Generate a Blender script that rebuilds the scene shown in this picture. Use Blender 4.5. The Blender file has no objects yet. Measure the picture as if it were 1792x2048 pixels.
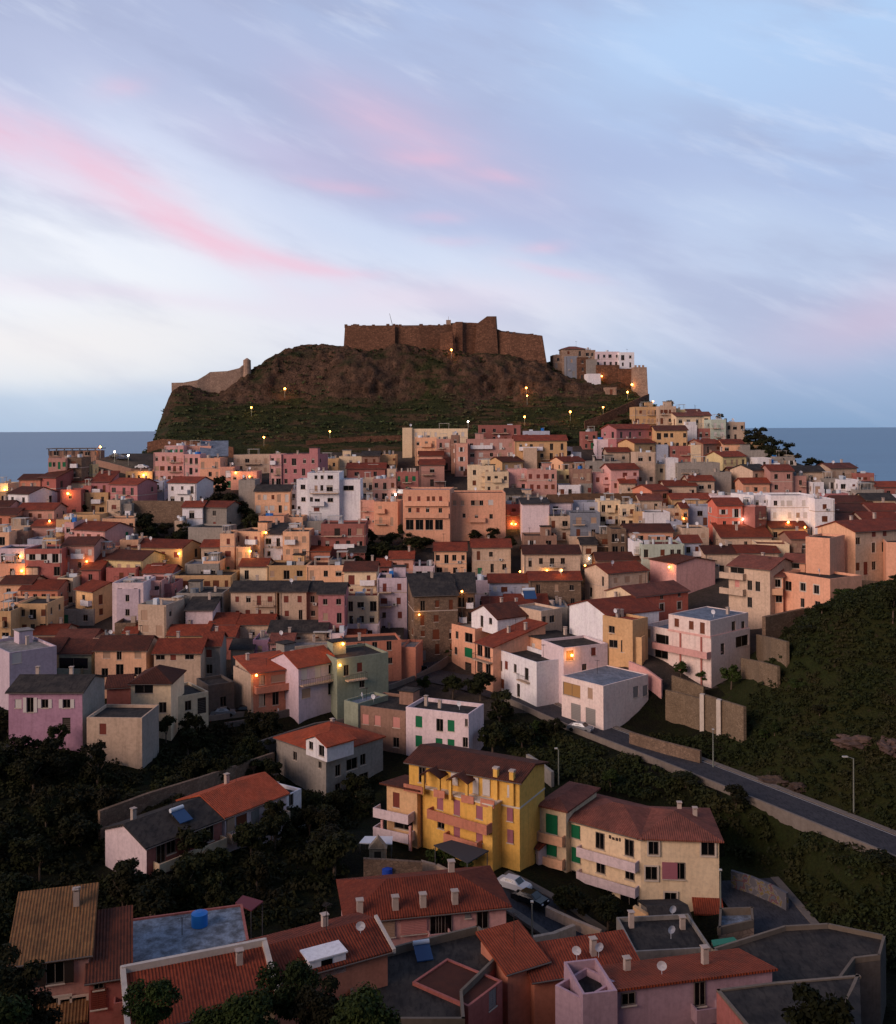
import bpy, bmesh, math, random
import numpy as np
from mathutils import Vector, Matrix, noise
random.seed(7); RNG = np.random.default_rng(5)
SC = bpy.context.scene
COL = SC.collection
F = 2000.0; PX = 896.0; PY = 857.4; ROLL = 0.0054
CR, SR = math.cos(ROLL), math.sin(ROLL)
R3 = math.radians
# ---------------------------------------------------------------- photo measurements -> world
def ray(px, py):
    u = (px-PX)/F; v = -(py-PY)/F
    x = u*CR + v*SR; z = -u*SR + v*CR
    return x, z                      # direction (x, 1, z)
def at(px, py, Y):
    x, z = ray(px, py); return Vector((x*Y, Y, z*Y))
def onz(px, py, z0):
    x, z = ray(px, py); Y = z0/z; return Vector((x*Y, Y, z0))
def proj(p):
    x = p[0]/p[1]; z = p[2]/p[1]
    u = x*CR - z*SR; v = x*SR + z*CR
    return PX+u*F, PY-v*F
TILE = {'A':(0,1250,2.56),'B':(700,1250,2.56),'C':(1400,1200,2.56),'D':(2000,1200,2.6047),'E':(0,1650,2.56),
 'F':(700,1650,2.56),'G':(1300,1650,2.56),'K':(1988,1650,2.56),'L':(0,2150,1.991),'M':(900,2150,1.991),'N':(1788,2150,1.991),
 'P':(0,2600,1.991),'Q':(800,2550,1.991),'S':(1600,2600,1.647),'T':(400,900,1.991),'U':(1300,900,1.991),
 'Y':(1100,2200,2.987),'W':(1300,1750,3.584),'V':(2100,1500,3.048),'X':(1000,2400,4.48),'O':(0,0,2/3)}
def td(t, x, y):
    a, b, s = TILE[t]; return (a+x/s)/1.5, (b+y/s)/1.5
# ---------------------------------------------------------------- terrain
ctrl = []
def c(px, py, Y):
    p = at(px, py, Y); ctrl.append((p.x, p.y, p.z))
def w(X, Y, z): ctrl.append((X, Y, z))
for a in [(-60,-80,15),(0,-80,14),(60,-80,20),(-60,-20,2),(0,-14,-3),(60,-20,2),(-120,-60,12),(0,12,-18),(-45,15,-16),(45,15,-20),(-110,30,-20),(110,30,-20),  # unseen hill behind the camera, its heights shaped to shade the foreground
          (-55,42,-44),(0,42,-47),(50,42,-50),(-60,70,-51),(0,72,-54),(50,75,-56),(-110,100,-48),(90,80,-52),(120,100,-40),(-120,160,-42)]: w(*a)
for a in [(300,1780,112),(700,1700,122),(900,1740,120),(1060,1770,118),(1250,1830,118),(1437,1830,119),(1560,1830,116),(1750,1900,106),
 (1150,1447,170),(1220,1472,164),(1400,1540,147),(1600,1622,132),(1792,1702,119),(1400,1660,134),(1600,1760,122),(1300,1560,146),(1500,1620,135),
 (1784,1195,161),(1664,1212,165),(1619,1256,164),(1573,1300,163),(1541,1365,162),(1480,1440,160),(1455,1470,157),(1792,1300,152),(1700,1400,147),
 (1792,1500,136),(1650,1500,142),(1560,1500,147),(1300,1345,178),(1480,1350,180),(1200,1450,168),(1320,1430,172),(985,1375,190),(1130,1410,178),
 (850,1320,208),(880,1380,192),(1000,1480,165),(1100,1550,150),(960,1600,145),(430,1425,176),(560,1410,178),(700,1380,186),(300,1440,165),
 (120,1470,152),(0,1480,150),(300,1500,152),(400,1600,138),(200,1700,122),(50,1650,125),(600,1640,143),(750,1600,146),
 (100,1370,190),(400,1370,188),(100,1260,215),(400,1260,212),(650,1280,210),(1000,1200,226),(1250,1300,190),(1400,1240,206),(1560,1225,195),(1792,1165,208),
 (0,1150,242),(250,1150,242),(500,1150,241),(700,1150,240),(900,1150,240),(1150,1140,241),(1350,1130,238),(1500,1120,236),
 (0,1050,275),(250,1050,272),(500,1050,272),(750,1070,264),(900,1068,263),(1150,1060,266),(1350,1050,266),(1650,1060,255),(1792,1080,242),
 (0,985,302),(250,978,305),(500,972,305),(700,980,300),(900,975,300),(1150,970,304),(1350,970,300),(1600,990,290),(1792,1000,285),
 (130,940,330),(350,925,334),(600,908,342),(850,900,343),(1100,893,343),(1250,888,343),(1450,905,335),(1600,935,320),(1740,965,310),(230,912,345),
 (300,905,352),(500,885,356),(800,882,358),(1000,872,362),(1150,862,366),(1250,840,370),(1340,822,378),(1450,860,362),
 (400,840,372),(600,840,373),(800,840,375),(1000,832,379),(400,803,386),(600,793,391),(800,783,394),(1000,777,396),(1150,780,396),
 (362,787,397),(410,786,398),(460,780,399),(330,812,390),(322,850,380),(306,885,364),(495,748,403),(600,716,403),(690,702,405),(800,698,406),(900,704,407),(1000,712,408),(1090,735,409),(1150,755,411),(1250,768,410),(1292,800,400)]: c(*a)
for a in [(-82,455,22),(-40,455,29),(20,455,30),(-35,421,30),(0,421,30.5),(25,424,27),(60,455,22),(-40,510,-30),(30,510,-30),(-95,440,-10),(-140,372,-45),(-180,400,-74),(-120,420,-60),(-124,386,-40),(-122,366,-30),
          (112,400,-18),(150,372,-40),(140,425,-74),(160,340,-36),(200,380,-74),(230,300,-42),(230,220,-30),(-165,335,-34),(-180,360,-70),(-240,300,-60),(-220,230,-40),(100,440,-20),(84,420,4),(0,560,-80),(-150,500,-80),(150,500,-80)]: w(*a)
_P = np.array(ctrl); _S = 100.0
def _phi(r2): return np.where(r2 > 1e-12, 0.5*r2*np.log(r2+1e-20), 0.0)
_A = _P[:, :2]/_S; _n = len(_A)
_K = _phi(((_A[:, None]-_A[None])**2).sum(-1)) + np.eye(_n)*0.0006
_M = np.zeros((_n+3, _n+3)); _M[:_n, :_n] = _K; _M[:_n, _n] = 1; _M[:_n, _n+1:] = _A; _M[_n, :_n] = 1; _M[_n+1:, :_n] = _A.T
_W = np.linalg.solve(_M, np.concatenate([_P[:, 2], np.zeros(3)]))
ROADS = []      # (list of Vector points, half width)
def terr(X, Y):
    X = np.atleast_1d(np.asarray(X, float)); Y = np.atleast_1d(np.asarray(Y, float))
    q = np.stack([X, Y], -1)/_S
    out = np.empty(len(q))
    for i in range(0, len(q), 20000):
        s = q[i:i+20000]
        out[i:i+20000] = _phi(((s[:, None]-_A[None])**2).sum(-1)) @ _W[:_n] + _W[_n] + s @ _W[_n+1:]
    out = np.clip(out, -80, 90)
    for pts, hw in ROADS:
        best = np.full(len(q), 1e9); bz = np.zeros(len(q))
        for a, b in zip(pts[:-1], pts[1:]):
            d = np.array([b.x-a.x, b.y-a.y]); L2 = (d**2).sum()
            t = np.clip(((X-a.x)*d[0]+(Y-a.y)*d[1])/L2, 0, 1)
            dd = np.hypot(X-a.x-t*d[0], Y-a.y-t*d[1]); z = a.z+(b.z-a.z)*t
            m = dd < best; best[m] = dd[m]; bz[m] = z[m]
        k = np.clip((best-hw-1.0)/5.0, 0, 1); k = k*k*(3-2*k)
        out = np.where(best < hw+6, (bz-0.12)*(1-k)+out*k, out)
    return out
def tz(x, y): return float(terr(x, y)[0])
_YS = np.arange(46.0, 430.0, 1.0)
def hit(px, py, dh=0.0):
    x, z = ray(px, py)
    g = z*_YS - terr(x*_YS, _YS) - dh
    idx = np.where((g[:-1] > 0) & (g[1:] <= 0))[0]
    if len(idx) == 0:
        m = _YS > 120; j = int(np.argmin(np.where(m, np.abs(g), 1e9))); Y = _YS[j]
    else:
        j = idx[0]; Y = _YS[j] + g[j]/(g[j]-g[j+1])
    return Vector((x*Y, Y, z*Y))
def pathpts(pxs): return [hit(*p) for p in pxs]
def addroad(pxs, hw):
    pts = pathpts(pxs)
    fine = []
    for a, b in zip(pts[:-1], pts[1:]):
        n = max(1, int((b-a).length/4))
        for i in range(n): fine.append(a.lerp(b, i/n))
    fine.append(pts[-1])
    for _ in range(4):
        fine = [fine[0]]+[(fine[i-1]+fine[i]*2+fine[i+1])/4 for i in range(1, len(fine)-1)]+[fine[-1]]
    ROADS.append((fine, hw)); return fine
R_hill = addroad([(1040,1395),(1090,1420),(1150,1443),(1220,1474),(1300,1500),(1400,1540),(1500,1578),(1600,1620),(1700,1658),(1792,1694),(1900,1740)], 3.3)
R_mid = addroad([(330,1440),(430,1425),(500,1418),(580,1408),(680,1392),(760,1370),(830,1345),(860,1320),(885,1300)], 3.6)
R_sq = addroad([(830,1345),(900,1355),(960,1370),(1040,1395)], 4.5)
R_low = addroad([(1480,1760),(1510,1800),(1560,1850),(1590,1900)], 4.0)
R_ctr = addroad([(985,1765),(1020,1775),(1060,1800),(1110,1838),(1180,1885)], 2.6)
# ---------------------------------------------------------------- materials
def lin(h):
    h = h.lstrip('#'); v = [int(h[i:i+2], 16)/255 for i in (0, 2, 4)]
    return tuple(((x+0.055)/1.055)**2.4 if x > 0.04045 else x/12.92 for x in v)+(1,)
MATS = {}
def newmat(n):
    m = bpy.data.materials.new(n); m.use_nodes = True; nt = m.node_tree
    return m, nt, nt.nodes['Principled BSDF']
def N(nt, t, **k):
    n = nt.nodes.new(t)
    for a, b in k.items():
        if a in n.inputs.keys() if isinstance(a, str) else False: n.inputs[a].default_value = b
        else: setattr(n, a, b)
    return n
def mixc(nt, fac, a, b, mode='MIX'):
    n = nt.nodes.new('ShaderNodeMix'); n.data_type = 'RGBA'; n.blend_type = mode
    for s, v in ((n.inputs[0], fac), (n.inputs[6], a), (n.inputs[7], b)):
        if hasattr(v, 'is_linked') or hasattr(v, 'node'): nt.links.new(v, s)
        else: s.default_value = v
    return n.outputs[2]
def mth(nt, op, a, b=0.0, c_=None, clamp=False):
    n = nt.nodes.new('ShaderNodeMath'); n.operation = op; n.use_clamp = clamp
    for i, v in enumerate((a, b) if c_ is None else (a, b, c_)):
        if hasattr(v, 'node'): nt.links.new(v, n.inputs[i])
        else: n.inputs[i].default_value = v
    return n.outputs[0]
def ramp(nt, fac, stops, interp='LINEAR'):
    n = nt.nodes.new('ShaderNodeValToRGB'); n.color_ramp.interpolation = interp
    el = n.color_ramp.elements
    while len(el) < len(stops): el.new(0.5)
    for e, (p, col) in zip(el, stops):
        e.position = p; e.color = col if len(col) == 4 else tuple(col)+(1,)
    nt.links.new(fac, n.inputs[0]); return n.outputs[0]
def noise_(nt, scale, detail=4, vec=None, rough=0.55):
    n = nt.nodes.new('ShaderNodeTexNoise'); n.inputs['Scale'].default_value = scale; n.inputs['Detail'].default_value = detail
    n.inputs['Roughness'].default_value = rough
    if vec is not None: nt.links.new(vec, n.inputs['Vector'])
    return n.outputs['Fac']
def mapv(nt, vec, scale=(1, 1, 1), loc=(0, 0, 0), rot=(0, 0, 0)):
    n = nt.nodes.new('ShaderNodeMapping'); nt.links.new(vec, n.inputs[0])
    n.inputs['Location'].default_value = loc; n.inputs['Rotation'].default_value = rot; n.inputs['Scale'].default_value = scale
    return n.outputs[0]
def bump(nt, bs, h, strength=0.3, dist=0.05):
    n = nt.nodes.new('ShaderNodeBump'); n.inputs['Strength'].default_value = strength; n.inputs['Distance'].default_value = dist
    nt.links.new(h, n.inputs['Height']); nt.links.new(n.outputs[0], bs.inputs['Normal'])
g4 = lambda v: (v, v, v, 1)
def plaster(name, hexc, mott=0.35):
    if name in MATS: return MATS[name]
    m, nt, bs = newmat(name); col = lin(hexc)
    geo = nt.nodes.new('ShaderNodeNewGeometry'); oi = nt.nodes.new('ShaderNodeObjectInfo'); pos = geo.outputs['Position']
    big = noise_(nt, 0.35, 5, pos); fine = noise_(nt, 2.2, 6, pos, .65)
    st = noise_(nt, 1.0, 5, mapv(nt, pos, (2.2, 2.2, .16)), .6)
    dark = tuple(x*.62 for x in col[:3])+(1,); pale = tuple(min(.85, x*1.12+.02) for x in col[:3])+(1,)
    dirt = (col[0]*.42+.02, col[1]*.40+.02, col[2]*.38+.018, 1)
    a = mixc(nt, ramp(nt, big, [(.3, g4(0)), (.7, g4(1))]), pale, col)
    b = mixc(nt, mth(nt, 'MULTIPLY', ramp(nt, fine, [(.42, g4(0)), (.72, g4(1))]), mott), a, dark)
    c2 = mixc(nt, mth(nt, 'MULTIPLY', ramp(nt, st, [(.5, g4(0)), (.78, g4(1))]), mott*.75), b, dirt)
    hs = nt.nodes.new('ShaderNodeHueSaturation'); nt.links.new(c2, hs.inputs['Color'])
    nt.links.new(mth(nt, 'MULTIPLY_ADD', oi.outputs['Random'], .2, .86), hs.inputs['Value']); hs.inputs['Saturation'].default_value = .88
    nt.links.new(hs.outputs[0], bs.inputs['Base Color'])
    bs.inputs['Roughness'].default_value = .92; bs.inputs['Specular IOR Level'].default_value = .15
    bump(nt, bs, fine, .25, .04)
    MATS[name] = m; return m
def masonry(name, h1, h2, hm, sc=1.0):
    if name in MATS: return MATS[name]
    m, nt, bs = newmat(name); geo = nt.nodes.new('ShaderNodeNewGeometry'); pos = geo.outputs['Position']
    v = nt.nodes.new('ShaderNodeTexVoronoi'); v.feature = 'F1'; v.inputs['Scale'].default_value = 1.9*sc
    nt.links.new(mapv(nt, pos, (1, 1, 1.5)), v.inputs['Vector'])
    e = nt.nodes.new('ShaderNodeTexVoronoi'); e.feature = 'DISTANCE_TO_EDGE'; e.inputs['Scale'].default_value = 1.9*sc
    nt.links.new(mapv(nt, pos, (1, 1, 1.5)), e.inputs['Vector'])
    sp = nt.nodes.new('ShaderNodeSeparateColor'); nt.links.new(v.outputs['Color'], sp.inputs[0])
    a = mixc(nt, sp.outputs[0], lin(h1), lin(h2))
    b = mixc(nt, ramp(nt, e.outputs['Distance'], [(0, g4(1)), (.09, g4(0))]), a, lin(hm))
    big = noise_(nt, .25, 5, pos)
    b = mixc(nt, mth(nt, 'MULTIPLY', ramp(nt, big, [(.4, g4(0)), (.7, g4(1))]), .5), b, tuple(x*.45 for x in lin(h1)[:3])+(1,))
    nt.links.new(b, bs.inputs['Base Color']); bs.inputs['Roughness'].default_value = .95; bs.inputs['Specular IOR Level'].default_value = .1
    bump(nt, bs, e.outputs['Distance'], .5, .08)
    MATS[name] = m; return m
def tiles(name, h1, h2, h3):
    if name in MATS: return MATS[name]
    m, nt, bs = newmat(name); uv = nt.nodes.new('ShaderNodeUVMap').outputs[0]
    sp = nt.nodes.new('ShaderNodeSeparateXYZ'); nt.links.new(uv, sp.inputs[0])
    cu = mth(nt, 'FLOOR', mth(nt, 'DIVIDE', sp.outputs[0], .26)); cv = mth(nt, 'FLOOR', mth(nt, 'DIVIDE', sp.outputs[1], .38))
    cb = nt.nodes.new('ShaderNodeCombineXYZ'); nt.links.new(cu, cb.inputs[0]); nt.links.new(cv, cb.inputs[1])
    wn = nt.nodes.new('ShaderNodeTexWhiteNoise'); nt.links.new(cb.outputs[0], wn.inputs['Vector'])
    geo = nt.nodes.new('ShaderNodeNewGeometry'); oi = nt.nodes.new('ShaderNodeObjectInfo')
    a = mixc(nt, wn.outputs['Value'], lin(h1), lin(h2))
    big = noise_(nt, .45, 6, geo.outputs['Position'], .65)
    a = mixc(nt, mth(nt, 'MULTIPLY', ramp(nt, big, [(.42, g4(0)), (.68, g4(1))]), .65), a, lin(h3))
    s = mth(nt, 'SINE', mth(nt, 'MULTIPLY', sp.outputs[0], 2*math.pi/.26))
    f = mth(nt, 'FRACT', mth(nt, 'DIVIDE', sp.outputs[1], .38))
    groove = mth(nt, 'MULTIPLY', ramp(nt, s, [(-.0, g4(1)), (.25, g4(0))]), .32)
    a = mixc(nt, groove, a, tuple(x*.45 for x in lin(h3)[:3])+(1,))
    hs = nt.nodes.new('ShaderNodeHueSaturation'); nt.links.new(a, hs.inputs['Color'])
    nt.links.new(mth(nt, 'MULTIPLY_ADD', oi.outputs['Random'], .5, .72), hs.inputs['Value'])
    nt.links.new(hs.outputs[0], bs.inputs['Base Color']); bs.inputs['Roughness'].default_value = .85; bs.inputs['Specular IOR Level'].default_value = .2
    bump(nt, bs, mth(nt, 'ADD', s, mth(nt, 'MULTIPLY', f, .8)), .6, .05)
    MATS[name] = m; return m
def plain(name, hexc, rough=.6, metal=0, emit=None, es=0, spec=.3):
    if name in MATS: return MATS[name]
    m, nt, bs = newmat(name); bs.inputs['Base Color'].default_value = lin(hexc); bs.inputs['Roughness'].default_value = rough
    bs.inputs['Metallic'].default_value = metal; bs.inputs['Specular IOR Level'].default_value = spec
    if emit: bs.inputs['Emission Color'].default_value = lin(emit); bs.inputs['Emission Strength'].default_value = es
    MATS[name] = m; return m
def flatroof(name, h1, h2, sc=.5):
    if name in MATS: return MATS[name]
    m, nt, bs = newmat(name); geo = nt.nodes.new('ShaderNodeNewGeometry'); pos = geo.outputs['Position']
    a = noise_(nt, sc, 7, pos, .65); b = noise_(nt, sc*5, 5, mapv(nt, pos, (1, .3, 1), rot=(0, 0, .6)), .6)
    o = mixc(nt, ramp(nt, a, [(.38, g4(0)), (.62, g4(1))]), lin(h1), lin(h2))
    o = mixc(nt, mth(nt, 'MULTIPLY', ramp(nt, b, [(.5, g4(0)), (.6, g4(1))]), .5), o, tuple(x*.5 for x in lin(h1)[:3])+(1,))
    nt.links.new(o, bs.inputs['Base Color']); bs.inputs['Roughness'].default_value = .88; bs.inputs['Specular IOR Level'].default_value = .12
    bump(nt, bs, b, .3, .04); MATS[name] = m; return m
WALL = {'yg':('golden yellow','#dba63a'),'pk':('rose pink','#d59a92'),'dp':('dusty pink','#b98476'),'li':('pale lilac','#c3b0bd'),'lp':('mauve pink','#a97c96'),'sa':('salmon','#d3947c'),
 'pe':('peach','#dfa77c'),'po':('orange peach','#dc9a74'),'or':('burnt orange','#c4724f'),'ro':('bright orange','#d25c38'),'rd':('brick red','#a9564a'),
 'rs':('dull red','#9c574c'),'rp':('raspberry pink','#ad6a6c'),'cr':('cream','#e2c69e'),'wh':('white','#e4dfe6'),'wp':('pinkish white','#dcc6ca'),
 'gy':('grey rendered','#8f8880'),'be':('beige','#c2a68c'),'st':('bare stone','#85705f'),'ye':('lemon yellow','#d6c084'),'oc':('ochre','#cda068'),
 'bw':('block','#9a8770'),'yy':('golden yellow','#e8ac1c'),'br':('brown','#96705c'),'lb':('pale blue grey','#a9afc2'),'bg':('slate blue','#7d8390'),'mi':('pale mint','#b4c2b2'),'gn':('sage green','#8e9781'),
 'pp':('pale pink','#e8cdc4'),'lk':('lilac pink','#b5929e'),'dk':('dark grey','#5c5450'),'fo':('fortress stone','#8a6450'),'ps':('pale stone','#b8a090')}
def wallmat(k):
    if k == 'st': return masonry('stone wall', '#8a7462', '#6f5c4e', '#5c4f45')
    if k == 'ps': return masonry('pale stone wall', '#b39885', '#9a8171', '#7a6759', .7)
    if k == 'bw': return masonry('block wall', '#8a7864', '#766552', '#584c40', 1.3)
    if k == 'fo': return masonry('fortress stone wall', '#7c5a48', '#5e4336', '#453329', .55)
    return plaster(WALL[k][0]+' plaster', WALL[k][1], .62 if k in ('gy','be','br','dk','ps') else .5)
ROOFC = {'t':('red tiled',),'d':('dark brown tiled',),'k':('dark grey',),'b':('tan tiled',),'w':('pale',),'y':('blue grey',),'o':('orange tiled',),'n':('green',),'F':('mottled blue grey',),'c':('pinkish brown tiled',)}
def roofmat(k):
    return {'t':lambda: tiles('terracotta tiles','#9a4a32','#7e3826','#5a3026'),'d':lambda: tiles('dark brown tiles','#6b3b2c','#543025','#3c2620'),
     'o':lambda: tiles('orange tiles','#b4573a','#9e472c','#74402e'),'b':lambda: tiles('tan tiles','#8a6440','#735034','#4a3a2a'),
     'c':lambda: tiles('pinkish tiles','#8d5547','#774438','#4e342e'),
     'k':lambda: flatroof('grey roofing','#302e2e','#46413d'),'F':lambda: flatroof('weathered pale sheeting','#8c98a6','#55595e',1.1),
     'w':lambda: flatroof('pale roof concrete','#9a9490','#77736f'),
     'y':lambda: flatroof('blue grey roofing','#7c8796','#5f6a78'),'n':lambda: flatroof('green roof sheeting','#1f5a4c','#2a6b58')}[k]()
# ---------------------------------------------------------------- object helpers
def tag(o, label=None, cat=None, group=None, kind=None):
    if label: o['label'] = label
    if cat: o['category'] = cat
    if group: o['group'] = group
    if kind: o['kind'] = kind
    return o
def link(o, parent=None):
    COL.objects.link(o)
    if parent is not None: o.parent = parent
    return o
def empty(name, loc, rz=0.0):
    o = bpy.data.objects.new(name, None); o.location = loc; o.rotation_euler = (0, 0, rz); o.empty_display_size = .5
    COL.objects.link(o); return o
class MB:
    def __init__(s): s.v = []; s.f = []; s.m = []; s.uv = {}
    def poly(s, pts, mi=0, uv=None):
        i = len(s.v); s.v += [tuple(p) for p in pts]; s.f.append(tuple(range(i, i+len(pts)))); s.m.append(mi)
        if uv: s.uv[len(s.f)-1] = uv
    def box(s, x0, x1, y0, y1, z0, z1, mi=0):
        p = [(x0,y0,z0),(x1,y0,z0),(x1,y1,z0),(x0,y1,z0),(x0,y0,z1),(x1,y0,z1),(x1,y1,z1),(x0,y1,z1)]
        i = len(s.v); s.v += p
        for q in ((0,3,2,1),(4,5,6,7),(0,1,5,4),(1,2,6,5),(2,3,7,6),(3,0,4,7)):
            s.f.append(tuple(i+k for k in q)); s.m.append(mi)
    def prism(s, pts, z0, z1, mi=0, top=None):
        n = len(pts); i = len(s.v)
        zz0 = z0 if hasattr(z0, '__len__') else [z0]*n; zz1 = z1 if hasattr(z1, '__len__') else [z1]*n
        s.v += [(p[0], p[1], zz0[k]) for k, p in enumerate(pts)]+[(p[0], p[1], zz1[k]) for k, p in enumerate(pts)]
        for k in range(n):
            j = (k+1) % n; s.f.append((i+k, i+j, i+n+j, i+n+k)); s.m.append(mi)
        s.f.append(tuple(i+n+k for k in range(n))); s.m.append(mi if top is None else top)
        s.f.append(tuple(i+n-1-k for k in range(n))); s.m.append(mi)
    def tube(s, a, b, r0, r1=None, n=8, mi=0):
        a = Vector(a); b = Vector(b); r1 = r0 if r1 is None else r1; d = (b-a).normalized()
        u = d.orthogonal().normalized(); v = d.cross(u); i = len(s.v)
        for p, r in ((a, r0), (b, r1)):
            for k in range(n):
                t = 2*math.pi*k/n; s.v.append(tuple(p+u*math.cos(t)*r+v*math.sin(t)*r))
        for k in range(n):
            j = (k+1) % n; s.f.append((i+k, i+j, i+n+j, i+n+k)); s.m.append(mi)
        s.f.append(tuple(i+n+k for k in range(n))); s.m.append(mi); s.f.append(tuple(i+n-1-k for k in range(n))); s.m.append(mi)
    def mesh(s, name, mats, smooth=False):
        me = bpy.data.meshes.new(name); me.from_pydata(s.v, [], s.f)
        for m in (mats if isinstance(mats, (list, tuple)) else [mats]): me.materials.append(m)
        me.polygons.foreach_set('material_index', s.m)
        if smooth: me.polygons.foreach_set('use_smooth', [True]*len(s.f))
        if s.uv:
            l = me.uv_layers.new(name='UVMap')
            for fi, uvs in s.uv.items():
                st = me.polygons[fi].loop_start
                for k, q in enumerate(uvs): l.data[st+k].uv = q
        me.update(); return me
    def build(s, name, mats, parent=None, loc=None, rz=0, smooth=False):
        o = bpy.data.objects.new(name, s.mesh(name, mats, smooth))
        if loc is not None: o.location = loc
        o.rotation_euler = (0, 0, rz)
        return link(o, parent)
def slab(mb, pts, t=.2, mi=0):
    """roof plane: first edge is the eave; UVs in metres"""
    P = [Vector(p) for p in pts]; e = (P[1]-P[0]).normalized(); n = (P[1]-P[0]).cross(P[2]-P[0]).normalized()
    if n.z < 0: n = -n
    s = n.cross(e)
    if s.z < 0: s = -s
    uv = [((p-P[0]).dot(e), (p-P[0]).dot(s)) for p in P]
    mb.poly(P, mi, uv)
    Q = [p-Vector((0, 0, t)) for p in P]; mb.poly(list(reversed(Q)), mi, list(reversed(uv)))
    for k in range(len(P)):
        j = (k+1) % len(P); mb.poly([Q[k], Q[j], P[j], P[k]], mi, [uv[k], uv[j], uv[j], uv[k]])
# ---------------------------------------------------------------- windows, balconies, houses
SHUT = {'gr':('#0f6a44'),'wh':('#c9c4c0'),'br':('#6a3a26'),'bk':('#2c2420'),'be':('#ab8f7a'),'rd':('#75392f'),'gy':('#8b8886'),'pk':('#c58a82'),'ma':('#9d6470')}
_wc = {}
def window_mesh(wd, h, style):
    wd = round(wd*5)/5; h = round(h*5)/5; key = (wd, h, style)
    if key in _wc: return _wc[key]
    mb = MB(); kind, _, colr = style.partition(':')
    fr = .07; y = .14
    mats = [plain('window glass dark', '#0b0c0e', .25, spec=.5), plain('window frame', '#7a6f66', .6), plaster('window surround', '#c9b9a8', .2)]
    if kind == 's':      # closed shutters
        mats.append(plain('shutter '+colr, SHUT[colr], .6)); mb.box(-wd/2, wd/2, .06, .12, -h/2, h/2, 3)
        n = max(4, int(h/.16))
        for i in range(n):
            z = -h/2+.08+(h-.16)*i/(n-1)
            for a, b in ((-wd/2+.05, -.03), (.03, wd/2-.05)): mb.box(a, b, .03, .06, z-.03, z+.02, 3)
    elif kind == 'g':    # garage / solid door
        mats.append(plain('door '+colr, SHUT[colr], .6)); mb.box(-wd/2, wd/2, .08, .14, -h/2, h/2, 3)
        for i in range(int(h/.3)): mb.box(-wd/2, wd/2, .06, .08, -h/2+.28*i+.05, -h/2+.28*i+.09, 1)
    else:
        gi = 0
        if kind == 'm': mats.append(plain('dim lit loggia', '#8a6a44', .6, emit='#c98a48', es=.16)); gi = 3
        if kind == 'l': mats.append(plain('lit window', '#c89a50', .4, emit='#ffb050', es=.45)); gi = 3
        mb.box(-wd/2, wd/2, y, y+.03, -h/2, h/2, gi)
        for a, b, c0, d0 in ((-wd/2, wd/2, -h/2, -h/2+fr), (-wd/2, wd/2, h/2-fr, h/2), (-wd/2, -wd/2+fr, -h/2+fr, h/2-fr), (wd/2-fr, wd/2, -h/2+fr, h/2-fr), (-.03, .03, -h/2+fr, h/2-fr)):
            mb.box(a, b, y-.05, y, c0, d0, 1)
        if kind == 'c': mats.append(plain('window blind', '#a39a90', .8)); mb.box(-wd/2+.05, wd/2-.05, y-.06, y-.005, random.choice([-.1, .1, .2])*h, h/2-.05, 3)
        if kind == 'o':
            mats.append(plain('shutter '+colr, SHUT[colr], .6))
            for s in (-1, 1):
                x0, x1 = sorted((s*(wd/2+.04), s*(wd/2+.04+wd*.5))); mb.box(x0, x1, -.07, -.02, -h/2, h/2, 3)
        if kind == 't':  # pale surround
            for a, b, c0, d0 in ((-wd/2-.18, wd/2+.18, h/2, h/2+.18), (-wd/2-.18, -wd/2, -h/2, h/2), (wd/2, wd/2+.18, -h/2, h/2), (-wd/2-.18, wd/2+.18, -h/2-.18, -h/2)):
                mb.box(a, b, -.03, .04, c0, d0, 2)
    if kind not in ('g', 't'): mb.box(-wd/2-.08, wd/2+.08, -.08, .03, -h/2-.08, -h/2, 2)
    me = mb.mesh('window', mats); _wc[key] = me; return me
HOUSES = []
class House: pass
def face_frames(W, D):
    return {'F':(Vector((-W/2, -D/2, 0)), Vector((1, 0, 0)), Vector((0, -1, 0)), 0.0, W), 'R':(Vector((W/2, -D/2, 0)), Vector((0, 1, 0)), Vector((1, 0, 0)), math.pi/2, D),
            'B':(Vector((W/2, D/2, 0)), Vector((-1, 0, 0)), Vector((0, 1, 0)), math.pi, W), 'L':(Vector((-W/2, D/2, 0)), Vector((0, -1, 0)), Vector((-1, 0, 0)), -math.pi/2, D)}
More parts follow.
